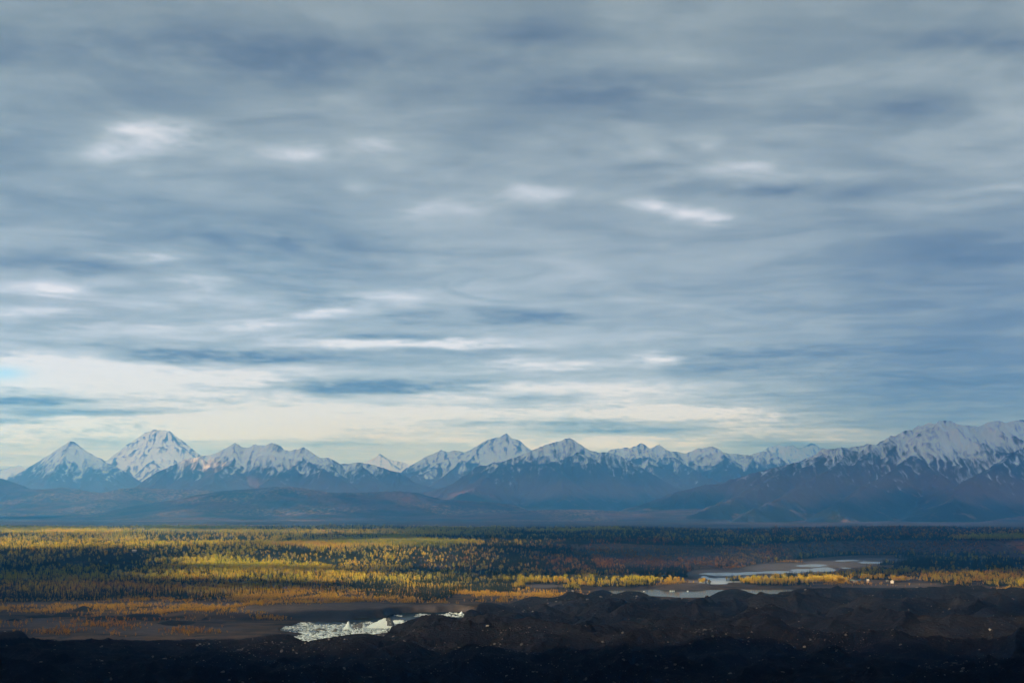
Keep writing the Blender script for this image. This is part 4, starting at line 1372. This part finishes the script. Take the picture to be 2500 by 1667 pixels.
def cabin(px, py, w, h, dep, wall, roof, label, rz=0.0, zg=None):
    x, y = at_z(px, py, 0.0)
    for _ in range(6):
        z = float(ground_all(np.array([float(x)]), np.array([float(y)]))[0][0]) if zg is None else zg
        x, y = at_z(px, py, z)
    e = bpy.data.objects.new('cabin', None); COL.objects.link(e)
    e.location = (float(x), float(y), z); e.rotation_euler = (0, 0, rz)
    tag(e, label, 'cabin', 'cabins among the valley trees')
    hw, hd = w / 2, dep / 2
    rh = h * .55
    # walls with gables
    v = [(-hw, -hd, -.5), (hw, -hd, -.5), (hw, hd, -.5), (-hw, hd, -.5), (-hw, -hd, h), (hw, -hd, h), (hw, hd, h), (-hw, hd, h), (-hw, 0, h + rh), (hw, 0, h + rh)]
    f = [(0, 1, 5, 4), (1, 2, 6, 5), (2, 3, 7, 6), (3, 0, 4, 7), (4, 7, 8), (5, 9, 6)]
    me = bpy.data.meshes.new('wall'); me.from_pydata(v, [], f); me.update(); link('wall', me, WALLS[wall], e)
    o_ = .5
    t = .18
    rv, rf = [], []
    for sg in (-1, 1):
        b = len(rv)
        ey, ez = sg * (hd + o_), h - rh * o_ / hd
        rv += [(-hw - o_, ey, ez + .05), (hw + o_, ey, ez + .05), (hw + o_, 0, h + rh + .05), (-hw - o_, 0, h + rh + .05)]
        rv += [(-hw - o_, ey, ez + .05 + t), (hw + o_, ey, ez + .05 + t), (hw + o_, 0, h + rh + .05 + t), (-hw - o_, 0, h + rh + .05 + t)]
        rf += [(b, b + 1, b + 2, b + 3), (b + 4, b + 5, b + 6, b + 7), (b, b + 1, b + 5, b + 4), (b + 1, b + 2, b + 6, b + 5), (b, b + 3, b + 7, b + 4)]
    me = bpy.data.meshes.new('roof'); me.from_pydata(rv, [], rf); me.update(); link('roof', me, ROOFS[roof], e)

    def plate(nm, cx, cz, ww, hh):
        yv = -hd - .04
        vv = [(cx - ww / 2, yv, cz - hh / 2), (cx + ww / 2, yv, cz - hh / 2), (cx + ww / 2, yv, cz + hh / 2), (cx - ww / 2, yv, cz + hh / 2)]
        vv += [(a, b + .03, c) for a, b, c in vv]
        me = bpy.data.meshes.new(nm); me.from_pydata(vv, [], [(0, 1, 2, 3), (0, 1, 5, 4), (1, 2, 6, 5), (2, 3, 7, 6), (3, 0, 4, 7)]); me.update(); link(nm, me, DARK, e)
    plate('door', 0, 1.0, 1.0, 2.0)
    plate('window', -w * .28, h * .55, w * .16, 1.0)
    plate('window', w * .28, h * .55, w * .16, 1.0)


cabin(2080, 1419, 8, 2.6, 6, 'brown', 'teal', 'low brown cabin with teal roof at the right clearing edge')
cabin(2088, 1421, 7, 2.4, 5, 'grey', 'grey', 'grey shed just right of the teal roofed cabin')
cabin(2097, 1419, 6, 2.6, 5, 'brown', 'blue', 'brown cabin with dark blue roof between shed and tan cabin')
cabin(2119, 1421, 4, 4.2, 4, 'tan', 'white', 'narrow tan cabin standing alone in the clearing')
cabin(2178, 1423, 4.6, 4.2, 6, 'white', 'white', 'bright white gabled cabin at the right of the clearing', rz=1.45)
cabin(2166, 1419.5, 4, 2.4, 4, 'grey', 'grey', 'small grey hut behind the bright white cabin')
cabin(2212, 1413, 9, 2.6, 6, 'brown', 'grey', 'grey roofed cabin set back among trees right of the white one')
cabin(478, 1326, 11, 3.4, 9, 'white', 'white', 'white roofed cabin beyond the yellow aspen stand')
cabin(328, 1346, 9, 3.0, 7, 'grey', 'white', 'pale roofed cabin in front of the yellow aspen stand')

# ================================================================== HAZE
def make_haze():
    xa, ya0, ya1, z0, z1 = 49500.0, -900.0, 48500.0, -70.0, 1780.0
    v = [(-xa, ya0, z0), (xa, ya0, z0), (xa, ya1, z0), (-xa, ya1, z0), (-xa, ya0, z1), (xa, ya0, z1), (xa, ya1, z1), (-xa, ya1, z1)]
    f = [(3, 2, 1, 0), (4, 5, 6, 7), (0, 1, 5, 4), (1, 2, 6, 5), (2, 3, 7, 6), (3, 0, 4, 7)]
    me = bpy.data.meshes.new('haze'); me.from_pydata(v, [], f); me.update()
    k = NT('valley_air')
    pv = k.n('ShaderNodeVolumePrincipled')
    pv.inputs['Color'].default_value = (.10, .46, 1.0, 1)
    pv.inputs['Absorption Color'].default_value = (1, 1, 1, 1)
    pv.inputs['Density'].default_value = 7.6e-5
    pv.inputs['Anisotropy'].default_value = 0.4
    k.l(pv.outputs[0], k.out.inputs['Volume'])
    try:
        k.m.cycles.homogeneous_volume = True
    except Exception:
        pass
    o = link('haze', me, k.m)
    tag(o, 'blue valley air that veils the mountains', 'haze', kind='stuff')


make_haze()
